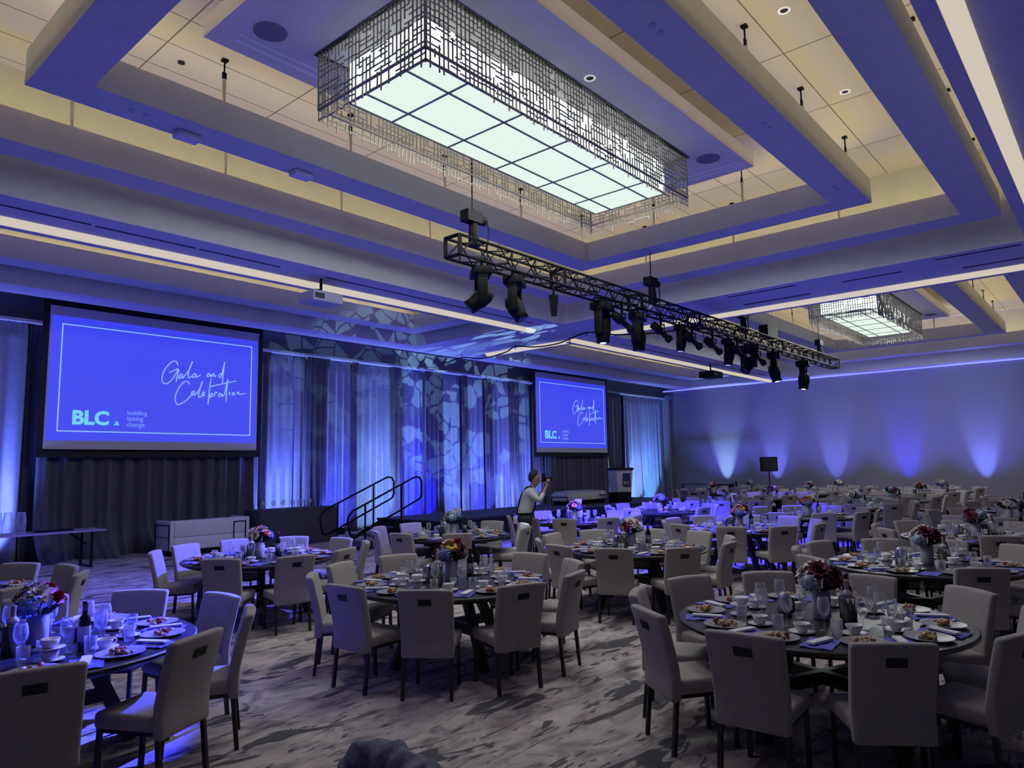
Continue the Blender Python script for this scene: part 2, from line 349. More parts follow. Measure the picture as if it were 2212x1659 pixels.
# dark linear air diffusers
ad = mat('dark_slot', (.02, .02, .04), .8)
for k, (a, b) in enumerate([((-1.5, 12.1), (2.55, 12.15)), ((2.65, 12.1), (3.85, 12.15)), ((3.92, 12.12), (5.53, 12.17)), ((5.6, 12.12), (7.19, 12.17)), ((8.23, 12.13), (14.9, 12.18)),
        ((15.9, 5.35), (15.97, 6.95)), ((16.95, 5.4), (17.05, 7.0)), ((15.85, 1.2), (15.92, 2.6)), ((16.95, 1.2), (17.03, 2.3)), ((16.35, 3.3), (16.42, 4.5)), ((19.6, 12.25), (25.5, 12.3)), ((26.5, 12.25), (32, 12.3))]):
    tag(obj('air_diffuser', MB().box((a[0], a[1], Z0-.006), (b[0], b[1], Z0)), ad), 'dark air slot in the blue ceiling, '+['leftmost piece above the screen', 'first short piece from the left edge', 'second short piece from the left edge', 'third short piece from the left edge', 'long piece right of the projector', 'crossing band left, nearer', 'crossing band left, farther', 'crossing band right edge, nearer', 'crossing band right edge, farther', 'crossing band middle', 'far screen, nearer', 'far screen, farther'][k], 'air slot')
# small ceiling fittings
wp = mat('white_plastic', (.7, .7, .72), .5)
for x, y, lab in ((4.1, 9.38, 'white box fitting under the inner ring, nearer the upper left'), (5.87, 9.37, 'white box fitting under the inner ring, toward the truss')):
    b = MB().box((-.16, -.1, -.09), (.16, .1, 0)); tag(link('emergency_light', bevel_mesh(b.mesh('emergency_light', wp), .02), None, (x, y, 6.52)), lab, 'ceiling fitting')
for x, y, z, lab in ((3.42, 9.24, 6.52, 'near left corner of the inner ring'), (6.39, 3.42, 6.52, 'right side of the inner ring near the top edge'), (9.36, 3.4, 6.52, 'right side of the inner ring halfway'), (12.38, 3.39, 6.52, 'right side of the inner ring at its far corner')):
    r = empty('twin_spot', (x, y, z)); tag(r, 'pair of small recessed spots, '+lab, 'ceiling spot')
    for d in (-.09, .09): obj('lens', MB().lathe([(.001, -.02), (.035, -.02), (.045, 0)], 12, (d, 0, 0)), mat('spot_lens', (.5, .5, .6), .2), r, True)
for x, y, z, lab in ((8.88, 2.9, ZC, 'ring-shaped downlight in the cream tiles at the top edge'), (11.6, 2.93, ZC, 'ring-shaped downlight in the cream tiles between the two rings'), (7.65, 5.13, 7.17, 'small round downlight in the chandelier soffit')):
    r = empty('downlight', (x, y, z)); tag(r, lab, 'downlight')
    obj('trim_ring', MB().lathe([(.05, -.004), (.06, -.014), (.08, -.012), (.08, 0)], 20), mat('bright_ring', (.9, .9, .9), .3, emit=(1, .95, .85), es=.35), r, True)
    obj('baffle', MB().lathe([(.001, -.004), (.052, -.006)], 14), slot_m, r)
tag(obj('ceiling_sensor', MB().lathe([(.001, -.05), (.06, -.045), (.07, 0)], 12, (12.3, .15, Z0)), slot_m), 'dark round sensor in the blue ceiling at upper right', 'sensor')
tag(obj('ceiling_sensor', MB().lathe([(.001, -.03), (.05, -.02), (.05, 0)], 8, (4.15, 9.77, ZC)), slot_m), 'small dark sensor in the tiles above the ring at upper left', 'sensor')

# ------------------------------------------------------------------ chandeliers
lat_m = mat('cream_lattice', (.27, .25, .20), .55)
frm_m = mat('bronze_frame', (.05, .045, .04), .4, .5)
def lattice(length, height, seed, depth=.02):
    """random grid of small bars in the local XZ plane, ragged at both edges"""
    R = random.Random(seed); b = MB(); s = .068; nx = int(length/s); nz = int(height/s); t = .0068
    for i in range(nx+1):
        x = i*length/nx; k = 0
        z = -R.choice((0, .02, .04, .07))
        while z < height:
            l = R.choice((.10, .15, .22, .3)); z1 = min(z+l, height)
            if R.random() < .80 or z1 > height-.12: b.box((x-t, -t, z), (x+t, t, z1))
            z = z1
    for j in range(nz+1):
        z = j*height/nz; x = 0
        while x < length:
            l = R.choice((.075, .15, .225, .3)); x1 = min(x+l, length)
            if R.random() < .74: 
                zz = z+R.uniform(-.018, .018); b.box((x, -t*.8, zz-t), (x1, t*.8, zz+t))
            x = x1
    return b
def chandelier(cx, cy, where, seed):
    root = empty('chandelier', (cx, cy, 6.29)); tag(root, 'long glowing chandelier with a lattice skirt, %s' % where, 'chandelier')
    L, W, H = 6.0, 2.0, .92
    for k, (x, y, rz, ln) in enumerate(((-L/2, -W/2, 0, L), (L/2, W/2, PI, L), (L/2, -W/2, PI/2, W), (-L/2, W/2, -PI/2, W))):
        obj('lattice_screen', lattice(ln, H, seed+k), lat_m, root, loc=(x, y, 0), rz=rz)
    fr = MB(); e = .05
    fr.box((-L/2-e, -W/2-e, H-.05), (L/2+e, -W/2+e*.4, H+.02)); fr.box((-L/2-e, W/2-e*.4, H-.05), (L/2+e, W/2+e, H+.02))
    fr.box((-L/2-e, -W/2+e*.4, H-.05), (-L/2+e*.4, W/2-e*.4, H+.02)); fr.box((L/2-e*.4, -W/2+e*.4, H-.05), (L/2+e, W/2-e*.4, H+.02))
    obj('top_frame', fr, frm_m, root); fr = MB()
    for sx in (-1, 1):
        for sy in (-1, 1): fr.box((sx*L/2-.014, sy*W/2-.014, .13), (sx*L/2+.014, sy*W/2+.014, H))
    for sy in (-1, 1): fr.box((-L/2, sy*W/2-.012, .13), (L/2, sy*W/2+.012, .155))
    for sx in (-1, 1): fr.box((sx*L/2-.012, -W/2, .13), (sx*L/2+.012, W/2, .155))
    obj('corner_posts', fr, lat_m, root)
    hx, hy, zb = 2.74, .715, .23
    lb = MB().box((-hx, -hy, zb+.01), (hx, hy, H-.16)); obj('light_box', lb, side_em, root)
    obj('backing', MB().box((-hx+.1, -hy+.1, H-.16), (hx-.1, hy-.1, H+.02)), under, root)
    xs_ = [-hx]+[k*1.03 for k in (-2, -1, 0, 1, 2)]+[hx]; ys_ = [-hy, -.38, .38, hy]
    for i in range(6):
        for j in range(3): obj('light_panel', MB().box((xs_[i]+.012, ys_[j]+.012, zb), (xs_[i+1]-.012, ys_[j+1]-.012, zb+.008)), panel_em, root)
    mu = MB()
    for x in xs_[1:-1]: mu.box((x-.014, -hy, zb-.012), (x+.014, hy, zb+.009))
    for y in ys_[1:-1]: mu.box((-hx, y-.014, zb-.0125), (hx, y+.014, zb+.0085))
    for sx in (-1, 1): mu.box((sx*hx-.012, -hy, zb-.012), (sx*hx+.012, hy, zb+.01))
    for sy in (-1, 1): mu.box((-hx, sy*hy-.012, zb-.0123), (hx, sy*hy+.012, zb+.0095))
    obj('mullions', mu, mat('grey_mullion', (.22, .23, .2), .5), root)
chandelier(7.85, 6.36, 'hanging in the near coffer', 1)
chandelier(7.85+SH, 6.36, 'hanging in the far coffer above the truss end', 50)

# ------------------------------------------------------------------ curtains
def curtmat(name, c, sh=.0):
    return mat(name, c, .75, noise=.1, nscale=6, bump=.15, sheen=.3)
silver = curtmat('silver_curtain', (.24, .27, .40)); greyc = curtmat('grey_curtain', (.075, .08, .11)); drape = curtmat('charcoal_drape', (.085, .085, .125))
def curtain(x0, x1, y, z0, z1, m, amp, lam, seed, lab, flare=0.0, gather=None, cat='curtain'):
    R = random.Random(seed); n = max(12, int((x1-x0)/.035)); nz = 14; vs = []; fs = []
    ph = [R.uniform(0, 6.28) for _ in range(4)]; w = x1-x0
    for j in range(nz+1):
        t = j/nz
        for i in range(n+1):
            s = i/n; x = x0+w*s
            a = amp*(1-.45*t)*(math.sin(2*PI*x/lam+ph[0]+.8*math.sin(x*1.3+ph[1]))+.4*math.sin(2*PI*x/lam*2.3+ph[2]+t*1.1)+.35*math.sin(2*PI*x/(lam*3.1)+ph[3]))
            if t > .93: a = amp*.45*math.sin(2*PI*x/.11)
            dx = 0
            if gather: dx = gather*(1-t)**2.2*(s-.5)*w
            fl = flare*(max(0, .18-t)/.18)**2
            vs.append((x+dx-(x0+x1)/2, a-fl*(.6+.4*math.sin(x*5+ph[2])), z0+(z1-z0)*t))
    for j in range(nz):
        for i in range(n): k = j*(n+1)+i; fs.append((k, k+1, k+n+2, k+n+1))
    b = MB().add(vs, fs); o = obj('curtain', b, m, smooth=True, loc=((x0+x1)/2, y, 0)); tag(o, lab, cat)
    mdf = o.modifiers.new('thickness', 'SOLIDIFY'); mdf.thickness = .012
    return o
CZ = 5.33
curtain(-7, 2.2, 18.72, 0, CZ, greyc, .07, .42, 1, 'grey pleated curtain at the left edge, unlit part')
curtain(2.3, 4.75, 18.6, 0, CZ, silver, .07, .6, 2, 'blue-lit silver curtain panel at the far left edge')
curtain(4.80, 5.3, 18.68, 0, CZ, greyc, .09, .45, 3, 'dark grey curtain beside the left edge of the large screen', .12)
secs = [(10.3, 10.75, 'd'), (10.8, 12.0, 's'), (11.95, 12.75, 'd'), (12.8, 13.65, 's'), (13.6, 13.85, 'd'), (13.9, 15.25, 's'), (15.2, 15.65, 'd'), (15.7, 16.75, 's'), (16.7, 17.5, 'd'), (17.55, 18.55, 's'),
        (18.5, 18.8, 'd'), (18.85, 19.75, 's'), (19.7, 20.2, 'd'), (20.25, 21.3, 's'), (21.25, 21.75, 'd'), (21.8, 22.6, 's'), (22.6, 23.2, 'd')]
ns = nd = 0; ords = ['first', 'second', 'third', 'fourth', 'fifth', 'sixth', 'seventh', 'eighth', 'ninth', 'tenth']
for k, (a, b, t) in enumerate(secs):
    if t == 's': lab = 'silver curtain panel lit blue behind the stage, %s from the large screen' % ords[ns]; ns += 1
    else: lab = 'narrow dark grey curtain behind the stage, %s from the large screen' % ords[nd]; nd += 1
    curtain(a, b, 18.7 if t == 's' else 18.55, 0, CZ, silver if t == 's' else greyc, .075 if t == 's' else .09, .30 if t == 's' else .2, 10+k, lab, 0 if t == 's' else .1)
curtain(29.75, 33.4, 18.6, 0, CZ, silver, .09, .34, 40, 'bright blue-lit curtain between the far screen and the corner')
curtain(5.0, 10.35, 18.42, 0, 5.3, drape, .09, .42, 41, 'charcoal drape hanging below the large screen, pooling on the carpet', .75)
curtain(23.25, 27.9, 18.42, 0, 5.3, drape, .07, .34, 42, 'charcoal drape behind the lectern below the far screen', .1)
curtain(27.95, 29.2, 18.42, 0, CZ, drape, .08, .3, 43, 'charcoal drape swept aside right of the far screen', .1, gather=-.7)
# valance rail over the curtains
tag(obj('curtain_rail', MB().box((XB+.02, 18.42, CZ+.006), (XF-.02, 18.98, CZ+.07)), plaster), 'pale curtain rail running along the top of the stage curtains', 'rail')
struct('trim_10', MB().box((XF-.7, 18.3, 0), (XF-.5, 18.99, CZ+.2)).box((XF-.5, 18.3, CZ+.07), (XF-.01, 18.99, CZ+.2)), wallm, 'grey wall return at the far corner', 'trim')

# ------------------------------------------------------------------ projection screens
scr_m = mat('screen_image', (.2, .2, .3), .6, emit=(.024, .035, .62), es=1.22)
line_m = mat('screen_lines', (.2, .2, .3), .6, emit=(.26, .50, .98), es=1)
logo_m = mat('screen_logo', (.2, .2, .3), .6, emit=(.14, .60, .95), es=1)
word_m = mat('screen_words', (.2, .2, .3), .6, emit=(.14, .24, .85), es=1)
scrw = mat('screen_margin', (.6, .58, .62), .8)
STROKES = [ # handwriting, in units of picture width (0..1, left to right) and height (0..1, bottom to top)
 [(.565,.685),(.560,.715),(.545,.720),(.520,.685),(.498,.620),(.490,.555),(.497,.520),(.515,.515),(.540,.555),(.562,.625),(.568,.655)],
 [(.525,.615),(.568,.655),(.566,.600),(.560,.535)],
 [(.592,.600),(.585,.612),(.575,.590),(.575,.570),(.588,.585),(.592,.600),(.592,.575),(.600,.590)],
 [(.600,.590),(.625,.660),(.640,.735),(.632,.700),(.620,.610),(.626,.580),(.637,.600)],
 [(.662,.615),(.652,.625),(.643,.605),(.645,.588),(.657,.600),(.662,.615),(.664,.592),(.685,.620)],
 [(.735,.625),(.728,.640),(.718,.622),(.720,.605),(.731,.618),(.736,.632),(.738,.610),(.746,.625)],
 [(.746,.612),(.750,.640),(.756,.632),(.760,.612),(.768,.625)],
 [(.797,.630),(.790,.645),(.782,.628),(.785,.610),(.796,.625),(.812,.760),(.808,.690),(.803,.560)],
 [(.628,.520),(.622,.545),(.605,.545),(.580,.500),(.562,.425),(.560,.365),(.573,.335),(.600,.355),(.628,.400),(.640,.430)],
 [(.640,.430),(.655,.450),(.652,.465),(.643,.455),(.642,.435),(.652,.428),(.664,.440)],
 [(.664,.440),(.685,.500),(.695,.560),(.688,.520),(.677,.425),(.684,.410),(.697,.430)],
 [(.697,.430),(.708,.450),(.705,.463),(.697,.450),(.698,.430),(.712,.430)],
 [(.740,.590),(.735,.500),(.728,.350),(.733,.420),(.746,.455),(.752,.440),(.745,.420),(.738,.430)],
 [(.760,.430),(.766,.470),(.772,.462),(.776,.470)],
 [(.800,.450),(.792,.462),(.785,.445),(.787,.428),(.798,.440),(.803,.455),(.805,.435),(.815,.450)],
 [(.815,.450),(.832,.600),(.828,.500),(.826,.380)],
 [(.735,.515),(.790,.545),(.850,.575),(.880,.590)],
 [(.842,.455),(.845,.480),(.847,.455)],
 [(.866,.480),(.860,.465),(.864,.452),(.872,.460),(.868,.478)],
 [(.885,.462),(.890,.485),(.897,.478),(.900,.465),(.935,.475)],
]
def textmesh(body, size, off=0, sx=1):
    c = bpy.data.curves.new('txt', 'FONT'); c.body = body; c.size = size; c.offset = off; c.extrude = .002; c.resolution_u = 3
    o = bpy.data.objects.new('txt', c); COL.objects.link(o); bpy.context.view_layer.update()
    me = bpy.data.meshes.new_from_object(o.evaluated_get(bpy.context.evaluated_depsgraph_get())); bpy.data.objects.remove(o)
    for v in me.vertices: v.co.x *= sx
    return me
def screen(x0, x1, zb, zt, iz0, iz1, y, where):
    cx = (x0+x1)/2; root = empty('projection_screen', (cx, y, zb)); w_ = x1-x0
    tag(root, '%s projection screen with blue gala slide in a black surround' % where, 'screen')
    obj('fabric', MB().box((-w_/2, -.01, 0), (w_/2, .0, zt-zb)), scrw, root)
    obj('surround', MB().box((-w_/2-.13, .005, -.18), (w_/2+.13, .03, zt-zb+.26)), slot_m, root)
    obj('bottom_bar', MB().tube((-w_/2, -.012, -.02), (w_/2, -.012, -.02), .022), black, root)
    iw = w_-.06; ih = iz1-iz0; ox = -iw/2; oz = iz0-zb
    im = obj('image', MB().box((ox, -.014, oz), (ox+iw, -.0105, oz+ih)), scr_m, root)
    P = lambda u, v: (ox+u*iw, oz+v*ih)
    b = MB(); t = .012*w_/5.1
    for (u0, v0), (u1, v1) in (((.045, .075), (.965, .075)), ((.045, .935), (.965, .935)), ((.045, .075), (.045, .935)), ((.965, .075), (.965, .935))):
        X0, Zz0 = P(u0, v0); X1, Zz1 = P(u1, v1); b.box((X0-t, -.018, Zz0-t), (X1+t, -.0145, Zz1+t))
    obj('border_line', b, line_m, im)
    for si, s in enumerate(STROKES):
        if si in (0, 5, 8): b = MB()
        q = [s[0]]
        for i in range(len(s)-1):      # smooth the stroke
            p0 = s[max(i-1, 0)]; p1 = s[i]; p2 = s[i+1]; p3 = s[min(i+2, len(s)-1)]
            for k in range(1, 5):
                t_ = k/4; q.append(tuple(.5*((2*p1[d])+(-p0[d]+p2[d])*t_+(2*p0[d]-5*p1[d]+4*p2[d]-p3[d])*t_**2+(-p0[d]+3*p1[d]-3*p2[d]+p3[d])*t_**3) for d in (0, 1)))
        for a, c in zip(q, q[1:]):
            A = P(*a); C = P(*c); b.tube((A[0], -.018, A[1]), (C[0], -.018, C[1]), .0125*w_/5.1, n=5)
        if si in (4, 7, len(STROKES)-1): obj('handwritten_word', b, line_m, im)

    def put(txt, u, v, size, m, off=0, sx=1, nm='lettering'):
        me = textmesh(txt, size, off, sx); me.materials.append(m); o = link(nm, me, im); X, Zz = P(u, v); o.location = (X, -.018, Zz); o.rotation_euler = (PI/2, 0, 0)
    s_ = w_/5.1
    put('BLC', .10, .135, .44*s_, logo_m, .017*s_, 1.02, 'logo'); put('.a', .278, .135, .17*s_, logo_m, .006*s_, 1, 'logo')
    for k, tx in enumerate(('building', 'lasting', 'change')): put(tx, .335, .225-.05*k, .15*s_, word_m, .002, 1)
screen(5.05, 10.15, 2.48, 5.75, 2.68, 5.53, 18.2, 'large left')
screen(22.42, 27.58, 2.48, 5.79, 2.68, 5.57, 18.2, 'distant right')
# ------------------------------------------------------------------ stage
st = empty('stage', (17.9, 13.8, 0)); tag(st, 'low black stage in front of the lit curtains', 'stage')
obj('deck', MB().box((-6.1, -1.2, .6), (6.4, 1.2, .65)), mat('black_deck', (.02, .02, .025), .6), st)
b = MB(); n = 200
vs = []
path_ = [(-6.08, 1.18), (-6.08, -1.18), (6.38, -1.18), (6.38, 1.18), (-6.08, 1.18)]
for a, c in zip(path_, path_[1:]):
    A = Vector((*a, 0)); C_ = Vector((*c, 0)); d = (C_-A); nn = d.normalized().cross(Vector((0, 0, 1))); k = int(d.length/.05)
    for i in range(k): p = A+d*i/k+nn*(.012*math.sin(i*1.57)); vs += [p, p+Vector((0, 0, .6))]
m_ = len(vs)//2; b.add(vs, [(2*i, 2*((i+1) % m_), 2*((i+1) % m_)+1, 2*i+1) for i in range(m_)])
obj('skirt', b, stage_m, st)
sp = empty('stage_steps', (11.15, 14.35, 0)); tag(sp, 'black steps with open treads up to the left end of the stage', 'steps')
for k in range(3):
    z = .16*(k+1); x = -.62+.36*k
    obj('tread', MB().box((x, -.49, z-.03), (x+.40, .49, z)).box((x-.004, -.49, z-.012), (x, .49, z)), mat('tread_black', (.03, .03, .035), .5), sp)
for y in (-.46, .46):
    b = MB().sq((-.7, y, .02), (.55, y, .54), .04, .08).sq((.5, y, 0), (.5, y, .5), .04).sq((-.6, y, 0), (-.6, y, .1), .04); obj('stringer', b, black, sp)
def rail(y, lab, z2):
    r = empty('handrail', (11.02, y, 0)); tag(r, lab, 'handrail')
    top = [(-.95, 0, .50), (-1.0, 0, .72), (-.97, 0, .84), (-.86, 0, .95), (.95, 0, 1.66), (1.08, 0, 1.70), (1.2, 0, 1.68), (1.27, 0, 1.58), (1.27, 0, 1.26), (1.24, 0, 1.17), (1.15, 0, 1.12), (-.72, 0, .38), (-.86, 0, .36), (-.93, 0, .42), (-.95, 0, .50)]
    obj('loop', MB().path(top, .024, 8), black, r, True)
    for x, z0, z1 in ((-.5, 0, 1.09), (.6, .0 if z2 else 0, 1.52)):
        q = MB().tube((x, 0, z0), (x, 0, z1), .022)
        if z0 == 0: q.box((x-.09, -.09, 0), (x+.09, .09, .012))
        obj('post', q, black, r)
rail(14.9, 'black tubular handrail at the back side of the stage steps', True); rail(13.8, 'black tubular handrail at the front side of the stage steps', True)
# lectern on the stage
le = empty('lectern', (22.0, 14.0, .65), 0); tag(le, 'white lectern with a blue sign on the stage', 'lectern')
def prism(b, z0, z1, a0, a1, rz=0):
    (x0, x1, y0, y1), (u0, u1, w0, w1) = a0, a1
    return b.add([(x0, y0, z0), (x1, y0, z0), (x1, y1, z0), (x0, y1, z0), (u0, w0, z1), (u1, w0, z1), (u1, w1, z1), (u0, w1, z1)], [(0, 3, 2, 1), (4, 5, 6, 7), (0, 1, 5, 4), (1, 2, 6, 5), (2, 3, 7, 6), (3, 0, 4, 7)])
le.rotation_euler[2] = math.radians(-20)
obj('body', prism(MB(), 0, 1.08, (-.28, .28, -.22, .22), (-.36, .36, -.26, .26)), mat('lectern_white', (.6, .6, .62), .5), le)
obj('desk_top', prism(MB(), 1.08, 1.16, (-.40, .40, -.30, .30), (-.38, .38, -.28, .22)), black, le)
sg = obj('sign', MB().box((-.08, -.275, .50), (.24, -.25, .96)), mat('blue_sign', (.03, .035, .16), .4), le)
me = textmesh('BLC', .13, .003); me.materials.append(mat('sign_white', (.6, .7, .8), .5)); o = link('lettering', me, sg); o.location = (-.06, -.277, .58); o.rotation_euler = (PI/2, 0, 0)
# sofas
def sofa(x, y, z, rz, w_, h_, lab, d_=.8):
    r = empty('sofa', (x, y, z), rz); tag(r, lab, 'sofa')
    for nm, a, c in (('seat', (-w_/2+.1, -d_/2, .12), (w_/2-.1, d_/2, .42)), ('backrest', (-w_/2+.1, -d_/2, .42), (w_/2-.1, -d_/2+.24, h_)), ('armrest', (-w_/2, -d_/2, .12), (-w_/2+.1, d_/2, h_)), ('armrest', (w_/2-.1, -d_/2, .12), (w_/2, d_/2, h_))):
        link(nm, bevel_mesh(MB().box(a, c).mesh(nm, sofa_m), .03, 3), r)
    obj('plinth', MB().box((-w_/2+.05, -d_/2+.05, 0), (w_/2-.05, d_/2-.05, .12)), black, r)
    for sx in (-1, 1):
        xx = sx*(w_/2+.012)
        obj('arm_frame', MB().sq((xx, -d_/2+.03, .0), (xx, -d_/2+.03, h_-.1), .02).sq((xx, d_/2-.03, .0), (xx, d_/2-.03, h_-.1), .02).sq((xx, -d_/2+.03, h_-.1), (xx, d_/2-.03, h_-.1), .02).sq((xx, -d_/2+.03, .42), (xx, d_/2-.03, .42), .012), black, r)
    obj('back_frame', MB().sq((w_/2-.12, -d_/2-.012, .3), (w_/2-.12, -d_/2-.012, h_-.1), .02).sq((w_/2-.42, -d_/2-.012, .3), (w_/2-.42, -d_/2-.012, h_-.1), .02).sq((w_/2-.42, -d_/2-.012, h_-.1), (w_/2-.12, -d_/2-.012, h_-.1), .02), black, r)
    return r
sofa(8.25, 17.15, 0, 0, 1.95, .80, 'white leather sofa with black metal frames on the floor before the drape')
sofa(19.6, 14.1, .65, 0, 2.2, .36, 'low white bench seat with black frames on the stage', .7)
tag(obj('stage_box', MB().box((20.6, 13.2, .65), (21.4, 13.6, .98)), black), 'black equipment box on the stage in front of the lectern', 'box')
# dark clothed table with glasses
bt = empty('clothed_table', (10.5, 16.9, 0)); tag(bt, 'table under a floor-length charcoal cloth beside the white sofa', 'table')
link('tablecloth', bevel_mesh(MB().box((-1.15, -.4, 0), (1.15, .4, .93)).mesh('tablecloth', cloth_d), .02, 2), bt)
# folding table at the left
ft = empty('folding_table', (4.35, 16.75, 0)); tag(ft, 'bare folding table with a pale top at the left edge', 'table')
obj('table_top', MB().box((-1.45, -.38, .73), (1.45, .38, .765)), mat('pale_laminate', (.30, .29, .33), .4), ft)
for sx in (-1, 1):
    obj('leg', MB().sq((sx*1.2, -.3, 0), (sx*1.2, -.3, .73), .045).sq((sx*1.2, .3, 0), (sx*1.2, .3, .73), .045).sq((sx*1.2, -.36, .02), (sx*1.2, .36, .02), .04).sq((sx*1.2, 0, .45), (sx*.85, 0, .73), .03), black, ft)
tag(obj('tray', MB().box((-.35, -.14, 0), (.35, .14, .03)), black, loc=(4.9, 16.75, .765)), 'black tray lying on the folding table', 'tray')

# ------------------------------------------------------------------ truss with lamps
TK = 1.0625
TX0, TX1, TY, TZ = 6.92*TK, 24.3*TK, 7.53, 5.11
def truss():
    root = empty('lighting_truss', ((TX0+TX1)/2, TY, TZ)); cx = (TX0+TX1)/2; w_ = .31; L = TX1-TX0
    tag(root, 'long black box truss hanging across the hall with stage lamps', 'truss')
    for y in (-w_/2, w_/2):
        for z in (0, w_): obj('chord', MB().tube((-L/2, y, z), (L/2, y, z), .024, n=8), truss_m, root, True)
    n = int(L/.30); s = L/n
    for nm, f in (('front_lacing', lambda x, t: (x, -w_/2, w_*t)), ('rear_lacing', lambda x, t: (x, w_/2, w_*t)), ('top_lacing', lambda x, t: (x, w_*(t-.5), w_)), ('bottom_lacing', lambda x, t: (x, w_*(t-.5), 0))):
        b = MB()
        for i in range(n):
            x = -L/2+i*s; b.tube(f(x, i % 2), f(x+s, (i+1) % 2), .012, n=5, caps=False)
            if i % 2 == 0 and nm in ('front_lacing', 'top_lacing'): b.tube(f(x, 0), f(x, 1), .010, n=5, caps=False)
        obj(nm, b, truss_m, root, True)
    for k in range(8):
        x = -L/2+k*L/7; b = MB()
        for d in (-.02, .02):
            q = [(x+d, -w_/2, 0), (x+d, w_/2, 0), (x+d, w_/2, w_), (x+d, -w_/2, w_), (x+d, -w_/2, 0)]
            b.path(q, .02, 6)
        obj('end_frame', b, truss_m, root)
    b = MB(); R = random.Random(3)
    for i in range(46):
        x = -L/2+.4+i*(L-.6)/46; b.tube((x, R.uniform(-.1, .1), R.uniform(.02, .1)), (x+.4, R.uniform(-.1, .1), R.uniform(.02, .14)), .018, n=5)
    obj('cable_bundle', b, black, root)
truss()
def hoist(x, lab, top):
    x *= TK; r = empty('chain_hoist', (x, TY, TZ+.31)); tag(r, lab, 'hoist')
    b = MB().box((-.07, -.07, 0), (.07, .07, .16)).tube((0, 0, .1), (0, 0, .34), .05); b.box((-.2, -.09, .32), (.12, .09, .48)).tube((.12, 0, .4), (.24, 0, .4), .07)
    obj('motor', MB().box((-.2, -.09, .32), (.12, .09, .50)).tube((.12, 0, .41), (.26, 0, .41), .075, n=10), black, r)
    obj('chain_bag', MB().tube((0, 0, .34), (.02, 0, -.05), .07, .10, n=10), black, r)
    obj('chain', MB().tube((-.02, 0, .5), (-.02, 0, top-TZ-.325), .012, n=5), black, r)
    b = MB(); b.path([(.2, 0, .45), (.36, .05, .5), (.42, .05, .3), (.32, 0, .02), (.15, 0, .0)], .012, 5); obj('cable', b, black, r)
hoist(7.35, 'black chain hoist over the near end of the truss', 7.17); hoist(12.57, 'black chain hoist above the middle of the truss', 6.52)
hoist(17.1, 'black chain hoist where the truss passes the glowing slot', ZC); hoist(22.9, 'black chain hoist at the far end of the truss', 7.17)
tag(obj('control_box', MB().box((-.45, -.13, 0), (.3, .13, .32)), black, loc=(18.8*TK, TY, TZ+.335)), 'black power box standing on top of the truss toward its far end', 'box')
lens_w = mat('lit_lens', (.9, .9, 1), emit=(.8, .85, 1), es=2.5); lens_b = mat('blue_lens', (.5, .5, 1), emit=(.25, .25, 1), es=2.2); lens_d = mat('dark_lens', (.02, .02, .04), .1)
def moving_head(x, tilt, pan, lab, lens, s=1.0):
    x *= TK; s *= TK; r = empty('moving_head', (x, TY, TZ-.03), pan); tag(r, lab, 'stage lamp')
    link('base', bevel_mesh(MB().box((-.2*s, -.14*s, -.16*s), (.2*s, .14*s, -.04*s)).mesh('base', black), .02), r)
    obj('clamp', MB().sq((-.1, 0, -.05), (-.1, 0, .04), .04).sq((.1, 0, -.05), (.1, 0, .04), .04), black, r)
    y = MB().box((-.19*s, -.06*s, -.22*s), (.19*s, .06*s, -.16*s))
    for sx in (-1, 1): y.box((sx*.16*s-.03*s, -.07*s, -.56*s), (sx*.16*s+.03*s, .07*s, -.16*s))
    link('yoke', bevel_mesh(y.mesh('yoke', black), .012), r)
    h = link('head', MB().lathe([(.001, .17*s), (.09*s, .16*s), (.125*s, .08*s), (.13*s, -.04*s), (.105*s, -.16*s), (.11*s, -.22*s), (.09*s, -.225*s), (.001, -.215*s)], 18).mesh('head', black, True), r, (0, 0, -.47*s)); h.rotation_euler = (tilt, 0, 0)
    link('lens', MB().lathe([(.001, -.232*s), (.045*s, -.23*s), (.075*s if lens is not lens_w else .05*s, -.222*s)], 16).mesh('lens', lens, True), h)
    return r
mh = [(7.50, .9, .9, 'large black moving head nearest the camera end of the truss, head turned down', lens_d, 1.05), (8.27, -.5, .5, 'second black moving head from the near end of the truss', lens_d, 1.05),
      (10.72, .0, .2, 'black moving head left of the middle hoist with a small lit lens', lens_w, 1.12), (11.97, .0, .4, 'black moving head under the middle hoist', lens_d, 1.12),
      (13.74, .15, .2, 'moving head with a glowing blue lens just past the middle hoist', lens_b, .85), (16.13, .15, .2, 'moving head with a glowing blue lens in the far half of the truss', lens_b, .95),
      (17.3, .7, 1.2, 'black moving head tilted sideways in the far half of the truss', lens_d, 1.1), (19.0, -.2, .3, 'second last moving head with a white lit lens', lens_w, 1.2), (21.27, .1, .2, 'last moving head at the far end of the truss with a lit lens', lens_w, 1.25)]
for a in mh: moving_head(*a)
def profile_lamp(x, pan, lab, s=1.0):
    x *= TK; r = empty('profile_spotlight', (x, TY-.16, TZ-.03), pan); tag(r, lab, 'stage lamp', 'profile spotlights on the truss')
    obj('clamp', MB().sq((0, 0, -.22), (0, 0, .05), .04), black, r)
    b = link('barrel', MB().lathe([(.001, .28), (.085, .27), (.10, .12), (.10, .02), (.06, .0), (.06, -.20), (.09, -.22), (.09, -.30), (.001, -.28)], 14).mesh('barrel', black, True), r, (0, 0, -.36)); b.rotation_euler = (.95, 0, 0); b.scale = (s, s, s)
    obj('yoke', MB().path([(-.12, 0, -.36), (-.12, 0, -.22), (.12, 0, -.22), (.12, 0, -.36)], .014, 6), black, r)
    obj('cable', MB().path([(.03, .1, -.1), (.1, .25, -.2), (.05, .3, -.3)], .01, 5), black, r)
